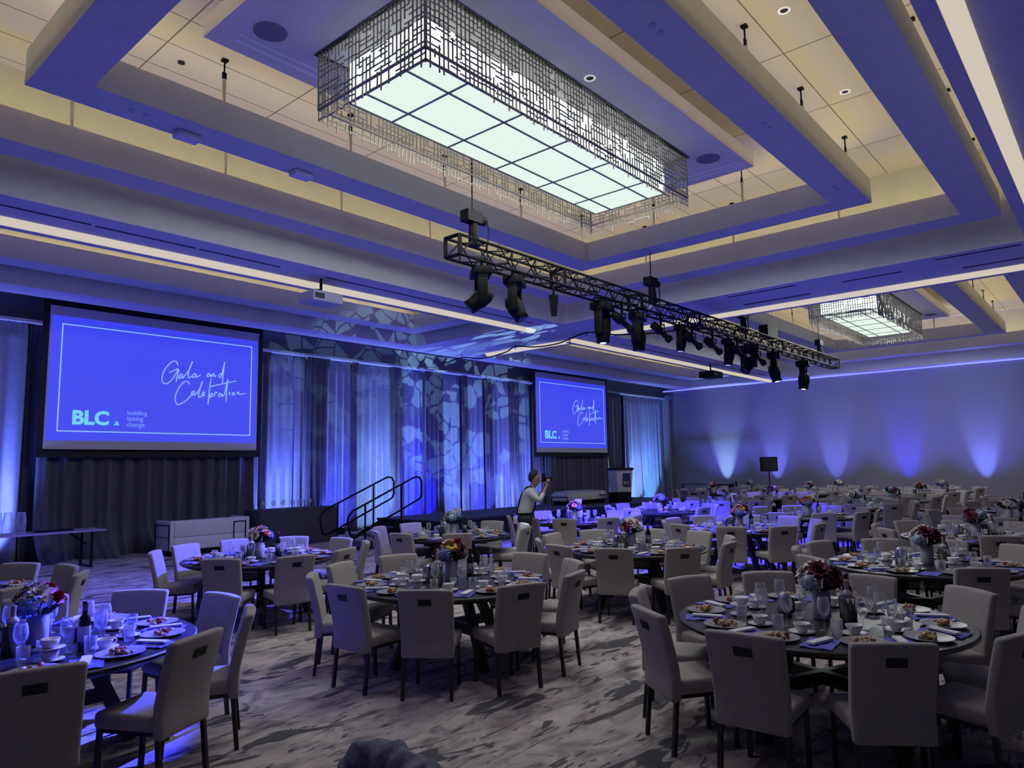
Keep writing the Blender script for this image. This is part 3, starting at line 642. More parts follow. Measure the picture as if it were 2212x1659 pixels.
for x, lab in ((11.15, 'profile spotlight beside the moving head left of the middle hoist'), (12.6, 'profile spotlight just right of the moving head under the middle hoist'), (13.95, 'profile spotlight under the first blue-lit moving head'),
               (14.95, 'profile spotlight hanging alone between the two blue-lit lamps'), (16.3, 'profile spotlight below the second blue-lit moving head'), (17.5, 'profile spotlight beside the sideways moving head')):
    profile_lamp(x, math.radians(-115), lab, .95)
r = empty('strobe_lamp', (9.27*TK, TY, TZ-.03), .6); tag(r, 'small black square lamp between the first two and the third moving heads', 'stage lamp')
obj('housing', prism(MB(), -.52, -.16, (-.05, .05, -.05, .05), (-.10, .10, -.08, .08)), black, r); obj('clamp', MB().sq((0, 0, -.18), (0, 0, .05), .04), black, r)
# ceiling projectors
def projector(x, y, z, lab, m, s=1.0, rz=0):
    r = empty('projector', (x, y, z), rz); tag(r, lab, 'projector')
    link('body', bevel_mesh(MB().box((-.36*s, -.28*s, -.11*s), (.36*s, .28*s, .11*s)).mesh('body', m), .03, 3), r)
    obj('mount', MB().tube((0, 0, .11*s), (0, 0, Z0-z), .03).box((-.15, -.12, .11*s), (.15, .12, .11*s+.02)).path([(-.3*s, -.2*s, .12*s), (0, 0, .2), (.3*s, .2*s, .12*s)], .01, 5), black, r)
    obj('vents', MB().box((-.32*s, -.286*s, -.06*s), (-.1*s, -.28*s, .05*s)).box((.30*s, -.2*s, -.07*s), (.366*s, .1*s, .05*s)), mat('vent_dark', (.05, .05, .06), .6), r)
    obj('lens', MB().tube((0, .28*s, 0), (0, .33*s, 0), .07*s, n=14), lens_d, r)
projector(8.25, 12.35, 5.42, 'white projector hanging from the ceiling facing the large screen', mat('projector_white', (.5, .5, .53), .5), 1.0, .0)
projector(26.3, 12.35, 5.40, 'black projector hanging from the ceiling facing the far screen', black, 1.15)
# drooping cable from the stage wall to the truss
pts = [(17.3, 18.3, 5.6), (17.3, 17.3, 5.72), (17.3, 16.3, 5.58), (17.25, 15.2, 5.66), (17.25, 14.8, 5.8), (17.2, 13.9, 5.66), (17.1, 12.9, 5.64), (17.0, 11.8, 5.8), (17.0, 10.8, 5.60), (17.1, 9.6, 5.5), (17.2, 8.5, 5.48), (17.3, 7.7, 5.35)]
b = MB()
sp_ = []
for i in range(len(pts)-1):
    for k in range(4):
        p0, p1, p2, p3 = [Vector(pts[max(0, min(len(pts)-1, i+j))]) for j in (-1, 0, 1, 2)]; t = k/4
        sp_.append(.5*((2*p1)+(-p0+p2)*t+(2*p0-5*p1+4*p2-p3)*t*t+(-p0+3*p1-3*p2+p3)*t**3))
b.path(sp_, .02, 6)
for x, y in ((17.25, 14.8), (17.0, 11.8), (17.3, 17.3)): b.tube((x, y, 5.7), (x, y, Z0-.002), .012)
tag(obj('swagged_cable', b, black), 'black cable sagging along the ceiling from the stage wall to the truss', 'cable')
for x, y in ((26.0, 11.2),):
    pass
# loudspeaker on a stand
ls = empty('speaker_stand', (27.6, 10.75, 0)); tag(ls, 'black tripod stand under the loudspeaker at the far wall', 'stand')
obj('pole', MB().tube((0, 0, .15), (0, 0, 1.56), .022), black, ls)
for k in range(3): obj('leg', MB().tube((0, 0, .75), (.5*math.cos(k*2.1), .5*math.sin(k*2.1), 0), .016), black, ls)
l2 = link('loudspeaker', bevel_mesh(MB().box((-.30, -.24, 0), (.30, .24, .56)).mesh('loudspeaker', black), .03), None, (27.6, 10.75, 1.56), math.radians(-60)); tag(l2, 'black square loudspeaker on the tripod stand before the far wall', 'speaker')
obj('grille', MB().box((-.27, -.25, .03), (.27, -.241, .53)), mat('grille_black', (.02, .02, .022), .8, bump=.5, nscale=200), l2)
for k, (x, y, h) in enumerate(((31.0, 14.3, .95), (32.5, 13.7, .8), (31.9, 12.0, .7))):
    tag(link('equipment_case', bevel_mesh(MB().box((-.45, -.3, 0), (.45, .3, h)).mesh('equipment_case', black), .02), None, (x, y, 0), -.4), ('tall', 'middle', 'low')[k]+' black equipment case left of the loudspeaker by the far wall', 'case')
tag(obj('barrier', MB().sq((0, -1.6, .9), (0, 1.2, .9), .04).sq((0, -1.6, 0), (0, -1.6, 1.05), .05).sq((0, 1.2, 0), (0, 1.2, .9), .05).sq((0, -1.6, .45), (0, 1.2, .45), .03), black, loc=(32.6, 15.9, 0)), 'low black rail barrier at the far corner of the hall', 'rail')
# uplight fixtures
for k, (x, y) in enumerate([(33.5, q[0]) for q in FARW[:6]]+[(q[0], 18.1) for q in CURT if q[0] > 2]):
    r = empty('uplight', (x, y, 0)); far = k < 6
    ol = ['first', 'second', 'third', 'fourth', 'fifth', 'sixth', 'seventh', 'eighth', 'ninth', 'tenth', 'eleventh', 'twelfth', 'thirteenth']
    tag(r, '%s small black floor uplight from the left corner, against the far wall' % ol[k] if far else '%s small black floor uplight from the left, at the foot of the curtains' % ol[k-6], 'uplight', 'uplights along the far wall' if far else 'uplights behind the stage')
    obj('housing', MB().tube((0, 0, .0), (0, 0, .2), .12, n=12), black, r); obj('lens', MB().lathe([(.001, .206), (.1, .205)], 12), lens_b, r)

# ------------------------------------------------------------------ chair
def make_chair():
    r = empty('banquet_chair', (0, 0, 0))
    link('seat', bevel_mesh(MB().box((-.215, -.24, .375), (.215, .20, .475)).mesh('seat', beige), .028, 3), r)
    vs = []; fs = []; n = 8; th = .07
    for i in range(n+1):
        t = i/n; z = .335+t*.565; lean = 0 if z < .5 else (z-.5)**1.15*.30; y = -.225-lean; wx = .222+.012*t
        for sy in (0, -1):
            for k in range(5):
                u = k/4*2-1; vs.append((wx*u, y+sy*th+(.018*(u*u)) * t, z+(.008*(1-u*u) if i == n else 0)))
    for i in range(n):
        a = i*10; c = a+10
        for k in range(4): fs.append((a+k+1, a+k, c+k, c+k+1)); fs.append((a+5+k, a+6+k, c+6+k, c+5+k))
        fs.append((a, a+5, c+5, c)); fs.append((a+9, a+4, c+4, c+9))
    for k in range(4): fs.append((k, k+1, k+6, k+5)); a = n*10; fs.append((a+k+1, a+k, a+5+k, a+6+k))
    me = MB().add(vs, fs).mesh('backrest', beige); bm = bmesh.new(); bm.from_mesh(me); bmesh.ops.recalc_face_normals(bm, faces=bm.faces)
    e = [x for x in bm.edges if x.calc_face_angle(0) > .7]; bmesh.ops.bevel(bm, geom=e, offset=.022, segments=3, profile=.5, affect='EDGES')
    for q in bm.faces: q.smooth = True
    bm.to_mesh(me); bm.free(); br = link('backrest', me, r)
    z = .80; y = -.225-(z-.5)**1.15*.30-.07
    sl = MB().box((-.055, -.006, -.026), (.055, .02, .026)); o = obj('handle_slot', sl, slot_m, br, loc=(0, y+.0, z)); o.rotation_euler = (math.radians(16), 0, 0)
    for sx in (-1, 1):
        obj('leg', MB().sq((sx*.185, .17, .385), (sx*.185, .185, 0), .027), leg_m, r)
        obj('leg', MB().sq((sx*.20, -.25, .40), (sx*.205, -.29, 0), .028), leg_m, r)
    obj('seat_rail', MB().box((-.19, -.22, .35), (.19, .18, .378)), leg_m, r)
    return r
def make_table():
    r = empty('banquet_table', (0, 0, 0))
    obj('table_top', MB().lathe([(.001, .70), (.93, .70), (.985, .725), (1.0, .735), (1.0, .752), (.99, .76), (.001, .76)], 64), dark, r)
    for k in range(4):
        a = PI/4+k*PI/2+.2
        obj('leg', MB().sq((.30*math.cos(a), .30*math.sin(a), .66), (.62*math.cos(a), .62*math.sin(a), 0), .07, .09), leg_m, r)
    b = MB(); a = PI/4+.2
    for k in range(2): c, s_ = math.cos(a+k*PI/2), math.sin(a+k*PI/2); b.sq((-.42*c, -.42*s_, .35+k*.001), (.42*c, .42*s_, .35+k*.001), .06, .09)
    for k in range(2): c, s_ = math.cos(a+k*PI/2), math.sin(a+k*PI/2); b.sq((-.6*c, -.6*s_, .66+k*.001), (.6*c, .6*s_, .66+k*.001), .06, .08)
    obj('stretcher', b, leg_m, r); return r

# ------------------------------------------------------------------ tableware
def lathe_obj(name, prof, m, n=20, parent=None, smooth=True, c=(0, 0, 0)): return obj(name, MB().lathe(prof, n, c), m, parent, smooth)
P = {}
def proto(fn):
    o = fn(); P[fn.__name__] = o; return o
def plate(): return lathe_obj('dinner_plate', [(.001, .004), (.06, .0), (.085, .004), (.145, .018), (.148, .021), (.14, .019), (.09, .009), (.001, .008)], plate_m, 32)
def saucer_cup():
    r = empty('cup_and_saucer', (0, 0, 0))
    lathe_obj('saucer', [(.001, .002), (.045, .0), (.085, .012), (.087, .015), (.05, .006), (.001, .005)], china, 24, r)
    lathe_obj('cup', [(.001, .012), (.028, .008), (.036, .02), (.05, .05), (.056, .066), (.053, .066), (.045, .045), (.03, .02), (.001, .018)], china, 24, r)
    obj('cup_handle', MB().path([(.05, 0, .055), (.07, 0, .057), (.08, 0, .043), (.072, 0, .028), (.044, 0, .026)], .005, 6), china, r, True)
    return r
def cup_stack():
    r = empty('cup_stack', (0, 0, 0))
    for k in range(2):
        lathe_obj('saucer', [(.001, .002+.07*k), (.045, .07*k), (.085, .012+.07*k), (.087, .015+.07*k), (.001, .006+.07*k)], china, 20, r)
        lathe_obj('cup', [(.001, .01+.07*k), (.03, .008+.07*k), (.05, .04+.07*k), (.055, .066+.07*k), (.05, .066+.07*k), (.001, .03+.07*k)], china, 20, r)
    return r
def wine_glass(): return lathe_obj('wine_glass', [(.034, 0), (.034, .002), (.006, .006), (.004, .04), (.004, .085), (.02, .10), (.037, .125), (.042, .155), (.039, .19), (.032, .222), (.031, .222), (.038, .19), (.041, .155), (.035, .126), (.018, .104), (.001, .1)], glass, 20)
def tumbler(): return lathe_obj('water_glass', [(.001, .001), (.032, 0), (.036, .06), (.038, .115), (.0365, .115), (.034, .06), (.030, .008), (.001, .008)], glass, 18)
def napkin():
    b = MB(); n = 6; m = 10; vs = []; fs = []
    for j in range(m+1):
        for i in range(n+1): vs.append(((i/n-.5)*.19, (j/m-.5)*.29, .006+.004*math.sin(i*1.7+j*.9)+.003*math.sin(j*2.3)))
    for j in range(m):
        for i in range(n): k = j*(n+1)+i; fs.append((k, k+1, k+n+2, k+n+1))
    b.add(vs, fs); b.box((-.093, -.143, 0), (.093, .143, .004)); return obj('napkin', b, napk)
def menu_card(): return obj('menu_card', MB().box((-.03, -.11, 0), (.03, .11, .004)).box((-.028, -.105, .005), (.026, .108, .011)), paper)
def fork_set():
    r = empty('cutlery', (0, 0, 0))
    obj('fork', MB().box((-.02, -.1, 0), (-.012, .06, .003)).box((-.027, .06, .0), (-.024, .11, .003)).box((-.019, .06, 0), (-.016, .11, .003)).box((-.011, .06, 0), (-.008, .11, .003)).box((-.027, .055, 0), (-.008, .062, .003)), steel, r)
    obj('knife', MB().box((.01, -.1, 0), (.018, 0, .004)).box((.008, 0, 0), (.022, .11, .002)), steel, r); return r
foodc = [(.42, .10, .04), (.55, .26, .07), (.38, .07, .05), (.45, .3, .14), (.3, .09, .06)]
def food(k):
    R = random.Random(k+20); b = MB()
    for i in range(26):
        a = R.uniform(0, 6.28); d = R.uniform(0, .075); x, y = d*math.cos(a), d*.7*math.sin(a); p = Vector((x, y, .006+R.uniform(0, .022)))
        b.cur = i % 2; q = p+Vector((R.uniform(-.03, .03), R.uniform(-.03, .03), R.uniform(-.004, .010))); q.z = max(q.z, .004)
        b.tube(p, q, R.uniform(.009, .015), R.uniform(.006, .012), n=6)
    return obj('pasta_portion', b, [mat('food_%d' % k, foodc[k], .5, noise=.3, nscale=80), mat('food_pale', (.55, .42, .25), .5, noise=.3, nscale=90)], None, True)
def bottle():
    r = empty('wine_bottle', (0, 0, 0))
    lathe_obj('glass_body', [(.001, .002), (.036, 0), (.037, .01), (.037, .19), (.033, .21), (.016, .235), (.0145, .30), (.016, .302), (.016, .312), (.001, .312)], winegl, 20, r)
    obj('label', MB().lathe([(.0375, .06), (.0375, .16)], 20).box((-.006, -.0385, .09), (.006, -.0375, .135)), mat('bottle_label', (.55, .55, .58), .7), r, True)
    lathe_obj('foil', [(.0155, .245), (.0165, .30), (.0165, .315), (.001, .316)], mat('dark_red_foil', (.10, .02, .02), .4), 14, r)
    return r
def cooler():
    r = empty('wine_cooler', (0, 0, 0))
    lathe_obj('steel_bucket', [(.001, .002), (.055, 0), (.058, .19), (.061, .195), (.055, .195), (.05, .02), (.001, .02)], steel, 24, r)
    lathe_obj('bottle_neck', [(.03, .05), (.034, .2), (.015, .235), (.014, .30), (.016, .312), (.001, .313)], mat('pale_bottle', (.35, .28, .22), .2), 16, r)
    obj('neck_label', MB().lathe([(.035, .2), (.0352, .225), (.016, .245)], 16), mat('bottle_label', (.55, .55, .58)), r, True)
    return r
def carafe():
    r = empty('coffee_pot', (0, 0, 0))
    lathe_obj('pot_body', [(.001, .002), (.05, 0), (.055, .04), (.05, .12), (.04, .15), (.035, .165), (.001, .175)], steel, 20, r)
    obj('pot_handle', MB().path([(.045, 0, .14), (.085, 0, .145), (.095, 0, .11), (.09, 0, .05), (.052, 0, .04)], .007, 6), black, r, True)
    return r
def votive():
    r = empty('candle_holder', (0, 0, 0)); lathe_obj('glass_cup', [(.001, .001), (.03, 0), (.032, .07), (.030, .07), (.027, .01), (.001, .01)], glass, 16, r)
    lathe_obj('candle', [(.024, .01), (.024, .035), (.001, .036)], china, 12, r); return r
def shaker(): return lathe_obj('creamer_jug', [(.001, .001), (.025, 0), (.032, .03), (.026, .06), (.029, .075), (.026, .075), (.001, .05)], china, 16)
def pepper(): return lathe_obj('pepper_mill', [(.001, 0), (.022, 0), (.018, .03), (.022, .06), (.012, .08), (.001, .085)], mat('dark_mill', (.04, .02, .015), .4), 12)
def sign():
    r = empty('table_sign', (0, 0, 0)); obj('stem', MB().tube((0, 0, 0), (0, 0, .34), .004).lathe([(.04, 0), (.04, .006), (.001, .01)], 14), steel, r)
    obj('card', MB().box((-.07, -.002, .33), (.07, .002, .44)), paper, r); return r
def blossom_mesh(kind, col, R):
    b = MB(); nm = 'petals_%s_%d' % (kind, int(col[0]*100+col[1]*10))
    m = mat('petal_%.2f_%.2f_%.2f' % col, col, .7, noise=.25, nscale=50); cen = mat('flower_centre', (.03, .02, .01), .8)
    def petal(a, tilt, l, w_, z0=0):
        ca, sa = math.cos(a), math.sin(a); pts = []
        for t in (0, .35, .75, 1):
            ww = w_*math.sin(PI*(.12+.80*t)); r = l*math.cos(tilt)*t; z = z0+l*math.sin(tilt)*t-.18*l*t*t
            for s in (-1, 0, 1): pts.append((r*ca-s*ww*sa, r*sa+s*ww*ca, z+abs(s)*.12*w_))
        b.add(pts, [(i*3+j, i*3+j+1, i*3+j+4, i*3+j+3) for i in range(3) for j in range(2)])
    if kind == 'dahlia':
        for ring, (n, tl, l) in enumerate(((12, .1, .062), (11, .5, .055), (9, .9, .045), (6, 1.25, .035))):
            for i in range(n): petal(i*2*PI/n+ring*.3, tl, l*1.1, .015)
    elif kind == 'gerbera':
        for i in range(14): petal(i*2*PI/14, .15, .048, .014)
        for i in range(12): petal(i*2*PI/12+.2, .35, .042, .011, .004)
        b.cur = 1; b.lathe([(.014, .004), (.012, .014), (.001, .018)], 10)
    elif kind == 'rose':
        for ring, (n, tl, l) in enumerate(((6, .35, .045), (5, .8, .042), (5, 1.15, .038), (3, 1.4, .034))):
            for i in range(n): petal(i*2*PI/n+ring*.5, tl, l, .026)
    elif kind == 'hydrangea':
        for i in range(150):
            u = R.random(); th = R.uniform(0, 6.28); ph = math.acos(1-1.5*u); c = Vector((math.sin(ph)*math.cos(th), math.sin(ph)*math.sin(th), math.cos(ph)))*.055
            a = (c.orthogonal().normalized()+c.normalized()*R.uniform(-.6, .6))*.0085; d = c.cross(a).normalized()*.0085; c = c*R.uniform(.85, 1.05)+Vector((0, 0, -.012))
            b.add([c+a, c+d, c-a, c-d], [(0, 1, 2, 3)])
        b.lathe([(.001, -.03), (.03, -.02), (.038, .005), (.026, .028), (.001, .036)], 10)
    return b.mesh(nm, [m, cen], True)
def bouquet(cols, seed, nfl=9):
    """cols: list of (kind, colour, name)"""
    R = random.Random(seed); r = empty('flower_arrangement', (0, 0, 0))
    lathe_obj('vase', [(.001, .002), (.06, 0), (.064, .01), (.068, .20), (.064, .20), (.058, .02), (.001, .02)], mat('frosted_vase', (.42, .43, .5), .35), 24, r)
    g = MB()
    for i in range(26):
        a = R.uniform(0, 6.28); t = R.uniform(.1, 1.3); l = R.uniform(.10, .20); base = Vector((.03*math.cos(a), .03*math.sin(a), .2)); d = Vector((math.cos(a)*math.sin(t), math.sin(a)*math.sin(t), math.cos(t)*.9)); tip = base+d*l
        s = d.orthogonal().normalized()*.018; mid = base+d*l*.55; g.add([base, mid+s, tip, mid-s], [(0, 1, 2, 3)])
    obj('foliage', g, mat('dark_foliage', (.03, .06, .025), .8, noise=.3), r)
    for i in range(nfl):
        k, c, nm = cols[i % len(cols)]; me = MESH.setdefault((k, c), blossom_mesh(k, c, R))
        a = i*2.4+seed; t = .15+1.15*((i+.5)/nfl); rr = .14
        d = Vector((math.sin(t)*math.cos(a), math.sin(t)*math.sin(a), math.cos(t)))
        o = link('blossom', me, r, d*rr+Vector((0, 0, .235))); o.rotation_euler = d.to_track_quat('Z', 'Y').to_euler(); o.scale = [R.uniform(1.2, 1.6)]*3; o['label'] = nm+' blossom'
    return r
MESH = {}

# ------------------------------------------------------------------ table layout
ROWN = {0: 'right-hand row', 1: 'middle row', 2: 'stage-side row', 3: 'row beyond the stage'}
TAB = []   # x, y, phrase, seat offset, detail level
for k in range(9): TAB.append((5.13+3.52*(k-1), 5.33 if k else 5.70, 1, k))
for k in range(9): TAB.append((5.10+3.56*(k-1), 8.93, 2, k))
for k in range(1, 7): TAB.append((5.50+3.50*(k-1), 1.84, 0, k))
for k in (7, 8): TAB.append((5.1+3.56*(k-1), 12.6, 3, k))
ORD = ['', 'nearest', 'second', 'third', 'fourth', 'fifth', 'sixth', 'seventh', 'farthest']
def phrase(r, k):
    s = {(1, 0): 'left front table', (0, 1): 'right front table', (1, 1): 'centre front table', (2, 0): 'table at the left edge', (2, 1): 'table before the sofa', (2, 2): 'table before the stage steps'}
    if (r, k) in s: return s[(r, k)]
    if r == 3: return '%s table beyond the stage' % ('nearer' if k == 7 else 'farther')
    return '%s %s-row table' % (ORD[k], ('right', 'middle', 'stage')[r])
SEAT = ['near edge', 'near right', 'lower right', 'upper right', 'far right', 'far edge', 'far left', 'upper left', 'lower left', 'near left']
chair0 = make_chair(); used = {}
def inst(p0, loc, rz, label, cat, group=None):
    """first use moves the prototype itself, later ones copy the tree"""
    if p0.name in used: o = copy_tree(p0, loc, rz)
    else: used[p0.name] = 1; o = p0; o.location = loc; o.rotation_euler[2] = rz
    for k in ('label', 'category', 'group'):
        if k in o: del o[k]
    tag(o, label, cat, group); return o
SRC = {}
def src(name, fn):
    if name not in SRC: SRC[name] = fn()
    return SRC[name]
YEL = ('gerbera', (.85, .58, .02), 'yellow'); RED = ('rose', (.42, .02, .03), 'dark red'); ORG = ('gerbera', (.75, .14, .05), 'orange-red'); WHT = ('dahlia', (.75, .66, .62), 'white')
BLU = ('hydrangea', (.20, .28, .55), 'blue'); LBL = ('hydrangea', (.42, .55, .65), 'pale blue'); BUR = ('dahlia', (.13, .012, .04), 'burgundy'); CRM = ('rose', (.6, .52, .4), 'cream'); PNK = ('dahlia', (.62, .40, .38), 'blush pink')
BQ = [([PNK, RED, CRM, YEL, WHT, ORG, BUR, CRM, BLU], 1.0, 'yellow, orange and burgundy bouquet with blue hydrangea'), ([WHT, YEL, CRM, BUR, LBL, WHT, BUR, RED, LBL], 2.3, 'white, pale blue and burgundy bouquet'),
      ([CRM, RED, WHT, WHT, CRM, CRM, RED, BUR, BLU], .4, 'dark red and cream bouquet'), ([CRM, LBL, WHT, CRM, BLU, WHT, LBL, BUR, CRM], 3.1, 'cream and pale blue bouquet')]
SKIP = {((1, 1), 1)}
for (tx, ty, r, k) in TAB:
    ph = phrase(r, k); d = math.hypot(tx, ty); R = random.Random(r*100+k)
    near = d < 8; mid = d < 14.5
    tb = src('banquet_table', make_table); rot = R.uniform(0, 1.5) if not near else {(1, 1): .35, (0, 1): .2, (1, 0): .5}.get((r, k), 0)
    t_ = inst(tb, (tx, ty, 0), rot, 'round dark wood banquet table, the %s' % ph, 'table', None)
    off = math.radians({(1, 1): 2, (0, 1): 0, (1, 0): 3, (2, 1): 4, (2, 2): 10}.get((r, k), R.uniform(0, 36)))
    cam_a = math.atan2(-ty, -tx)
    order = {}
    for i in range(10):
        a = off+i*2*PI/10; rel = (a-cam_a) % (2*PI); order[i] = int(round(rel/(2*PI/10))) % 10
    # keep seat phrases unique
    seen = set()
    for i in sorted(range(10), key=lambda q: ((off+q*2*PI/10-cam_a) % (2*PI))):
        while order[i] in seen: order[i] = (order[i]+1) % 10
        seen.add(order[i])
    nch = 10
    for i in range(nch):
        if (r, k) == (1, 1) and i == 1: continue
        a = off+i*2*PI/10+R.uniform(-.045, .045)*(.5 if near else .9)
        rc = .985+R.uniform(-.03, .05)*(.5 if near else 1.3)
        x, y = tx+rc*math.cos(a), ty+rc*math.sin(a)
        if not (inframe(x, y, .8, 90) or inframe(x, y, .3, 90)): continue
        if not near and R.random() < .04: continue
        inst(chair0, (x, y, 0), a+PI/2+R.uniform(-.10, .10), 'beige banquet chair at the %s of the %s' % (SEAT[order[i]], ph), 'chair', 'chairs around the '+ph)
    z = .76; used_pos = []
    def put(nm, fn, rr, a, rz, lab, cat, grp, dz=0, m=30):
        x, y = tx+rr*math.cos(a), ty+rr*math.sin(a)
        if not inframe(x, y, z, m): return None
        return inst(src(nm, fn), (x, y, z+dz), rz, lab, cat, grp)
    for i in range(10):
        a = off+i*2*PI/10; s = SEAT[order[i]]; w8 = '%s of the %s' % (s, ph)
        full = mid or (i % 2 == 0)
        if full:
            j = R.uniform(-.04, .04); pr = .80+R.uniform(-.03, .02)
            if put('dinner_plate', plate, pr, a+j, R.uniform(0, 6), 'grey dinner plate at the '+w8, 'plate', 'dinner plates on the '+ph):
                v = R.randrange(5); put('pasta%d' % v, lambda v=v: food(v), pr, a+j, R.uniform(0, 6), '%s pasta at the %s' % (['tomato', 'saffron', 'dark red', 'creamy', 'browned'][v], w8), 'food', 'food on the '+ph, .0095)
        if mid:
            put('napkin', napkin, .80+R.uniform(-.02, .02), a+.315+R.uniform(-.02, .02), a+PI/2+R.uniform(-.25, .25), 'blue folded napkin at the '+w8, 'napkin', 'blue napkins on the '+ph, .002)
            if near or i % 2: put('menu_card', menu_card, .80, a+.315+R.uniform(-.01, .02), a+PI/2+R.uniform(-.4, .4), 'white paper on the napkin at the '+w8, 'paper', 'white papers on the '+ph, .017)
        if near and i % 2 == 0: put('cutlery', fork_set, .83, a-.215, a+PI/2, 'fork and knife at the '+w8, 'cutlery', 'cutlery on the '+ph, .001)
        if full and (near or R.random() < .8):
            nm, fn, lb, ct = ('cup_and_saucer', saucer_cup, 'white cup on a saucer', 'cup') if R.random() < .8 else ('cup_stack', cup_stack, 'two stacked white cups', 'cups')
            put(nm, fn, .53+R.uniform(-.02, .02), a+.12, R.uniform(0, 6), lb+' at the '+w8, ct, 'cups on the '+ph)
        if full: put('water_glass', tumbler, .585+R.uniform(-.015, .015), a-.12, 0, 'clear water glass at the '+w8, 'glass', 'water glasses on the '+ph)
        if i % 2 == 0 or near:
            put('wine_glass', wine_glass, .41+R.uniform(-.015, .015), a-.22, 0, 'stemmed wine glass toward the %s' % w8, 'wine glass', 'wine glasses on the '+ph)
    bi = {(1, 1): 0, (0, 1): 1, (1, 0): 2}.get((r, k), R.randrange(4)); cols, sd, nm = BQ[bi]
    if inframe(tx, ty, 1, 80):
        inst(src('bouquet%d' % bi, lambda: bouquet(cols, sd, 9)), (tx+R.uniform(-.04, .04), ty+R.uniform(-.04, .04), z), R.uniform(0, 6) if not near else {0: 2.03, 1: .25, 2: 3.12}[bi], '%s, vase on the %s' % (nm, ph), 'flowers', None)
    ca = cam_a
    if (r, k) != (1, 0): put('wine_bottle', bottle, .24, ca+2.1, ca+PI/2, 'dark wine bottle by the vase, '+ph, 'bottle', None)
    if mid or k % 2:
        put('wine_cooler', cooler, .27, ca-.5 if bi != 1 else ca+.8, ca+PI/2, 'steel cooler holding a wine bottle, '+ph, 'wine cooler', None)
    if mid:
        put('coffee_pot', carafe, .23, ca-1.6, ca+.8, 'steel coffee pot on the '+ph, 'coffee pot', None)
        put('candle_holder', votive, .22, ca+.15 if bi != 1 else ca-.6, 0, 'small glass candle holder on the '+ph, 'candle', None)
        put('creamer_jug', shaker, .24, ca-2.5, 0, 'small white jug on the '+ph, 'jug', None)
        put('pepper_mill', pepper, .24, ca+1.4, 0, 'small dark pepper pot on the '+ph, 'pepper pot', None)
    if (r, k) in ((2, 2), (2, 3), (2, 5), (1, 4), (2, 7)):
        put('table_sign', sign, .25, ca+2.8, ca+PI/2, 'white card on a stem on the '+ph, 'sign', None)
# bottle of red wine standing at the front of the left table
o = inst(src('wine_bottle', bottle), (1.76, 5.27, .76), -2.0, 'dark red wine bottle standing apart on the left front table', 'bottle')
# glasses and jars on the clothed table and the folding table
for i in range(12): inst(src('wine_glass', wine_glass), (9.5+.055+i*.135, 16.72+(i % 2)*.16, .935), 0, 'empty stemmed glass in the row on the charcoal clothed table', 'wine glass', 'glass row on the clothed table')
for i in range(9):
    o = obj('candle_stick', MB().tube((0, 0, 0), (0, 0, .20), .008).lathe([(.03, 0), (.03, .006), (.001, .01)], 10), black, loc=(10.62+i*.105, 17.0, .932)); tag(o, 'thin black stick in the row on the charcoal clothed table', 'candle stick', 'thin sticks on the clothed table')
for i in range(7):
    hh = .26 if i < 4 else .42
    o = lathe_obj('glass_jar', [(.001, .002), (.08, 0), (.085, hh*.6), (.065, hh*.9), (.07, hh), (.066, hh), (.06, hh*.88), (.078, hh*.55), (.001, .01)], glass, 18); o.location = (3.05+i*.20+(.1 if i > 3 else 0), 16.72+(i % 2)*.12, .766)
    tag(o, ['leftmost', 'second', 'third', 'rightmost', 'left', 'middle', 'right'][i]+(' of the four short' if i < 4 else ' of the three tall')+' clear glass jars on the folding table', 'jar', ('short' if i < 4 else 'tall')+' glass jars on the folding table')

# ------------------------------------------------------------------ photographer
def skinobj(name, chains, m, parent, sub=2):
    """chains: list of lists of (x,y,z,r); a chain starting near an existing vertex is joined to it"""
    vs = []; es = []; rs = []; roots = []
    for ch in chains:
        prev = None
        for i, (x, y, z, r) in enumerate(ch):
            hit = next((j for j, v in enumerate(vs) if (Vector(v)-Vector((x, y, z))).length < 1e-4), None)
            if hit is None: vs.append((x, y, z)); rs.append(r); hit = len(vs)-1; roots += [hit] if i == 0 else []
            if prev is not None: es.append((prev, hit))
            prev = hit
    me = bpy.data.meshes.new(name); me.from_pydata(vs, es, []); me.materials.append(m); o = link(name, me, parent)
    o.modifiers.new('skin', 'SKIN').use_smooth_shade = True
    lay = me.skin_vertices[0].data if me.skin_vertices else None
    if lay is None:
        bm = bmesh.new(); bm.from_mesh(me); bm.verts.layers.skin.verify(); bm.to_mesh(me); bm.free(); lay = me.skin_vertices[0].data
    for i, r in enumerate(rs):
        lay[i].radius = (r, r) if not isinstance(r, tuple) else r; lay[i].use_root = i in roots
    s = o.modifiers.new('sub', 'SUBSURF'); s.levels = sub; s.render_levels = sub; return o
pr = empty('person', (10.42, 8.72, 0), math.radians(-47)); tag(pr, 'person in white shirt and black suspenders taking a picture between the tables', 'person')
HIP = (-.05, 0, .98); CH = (.02, 0, 1.30); NK = (.10, 0, 1.52)
def arm(s, wrist): return [(.06, 0, 1.44), (.05, s*.17, 1.45), (.17, s*.24, 1.26), wrist]
body = [[(*HIP, .12), (-.02, 0, 1.12, .11), (*CH, .12), (.06, 0, 1.42, .09), (.10, 0, 1.50, .062), (.135, 0, 1.555, .066), (.16, 0, 1.62, .092), (.165, 0, 1.70, .102), (.16, 0, 1.77, .085)]]
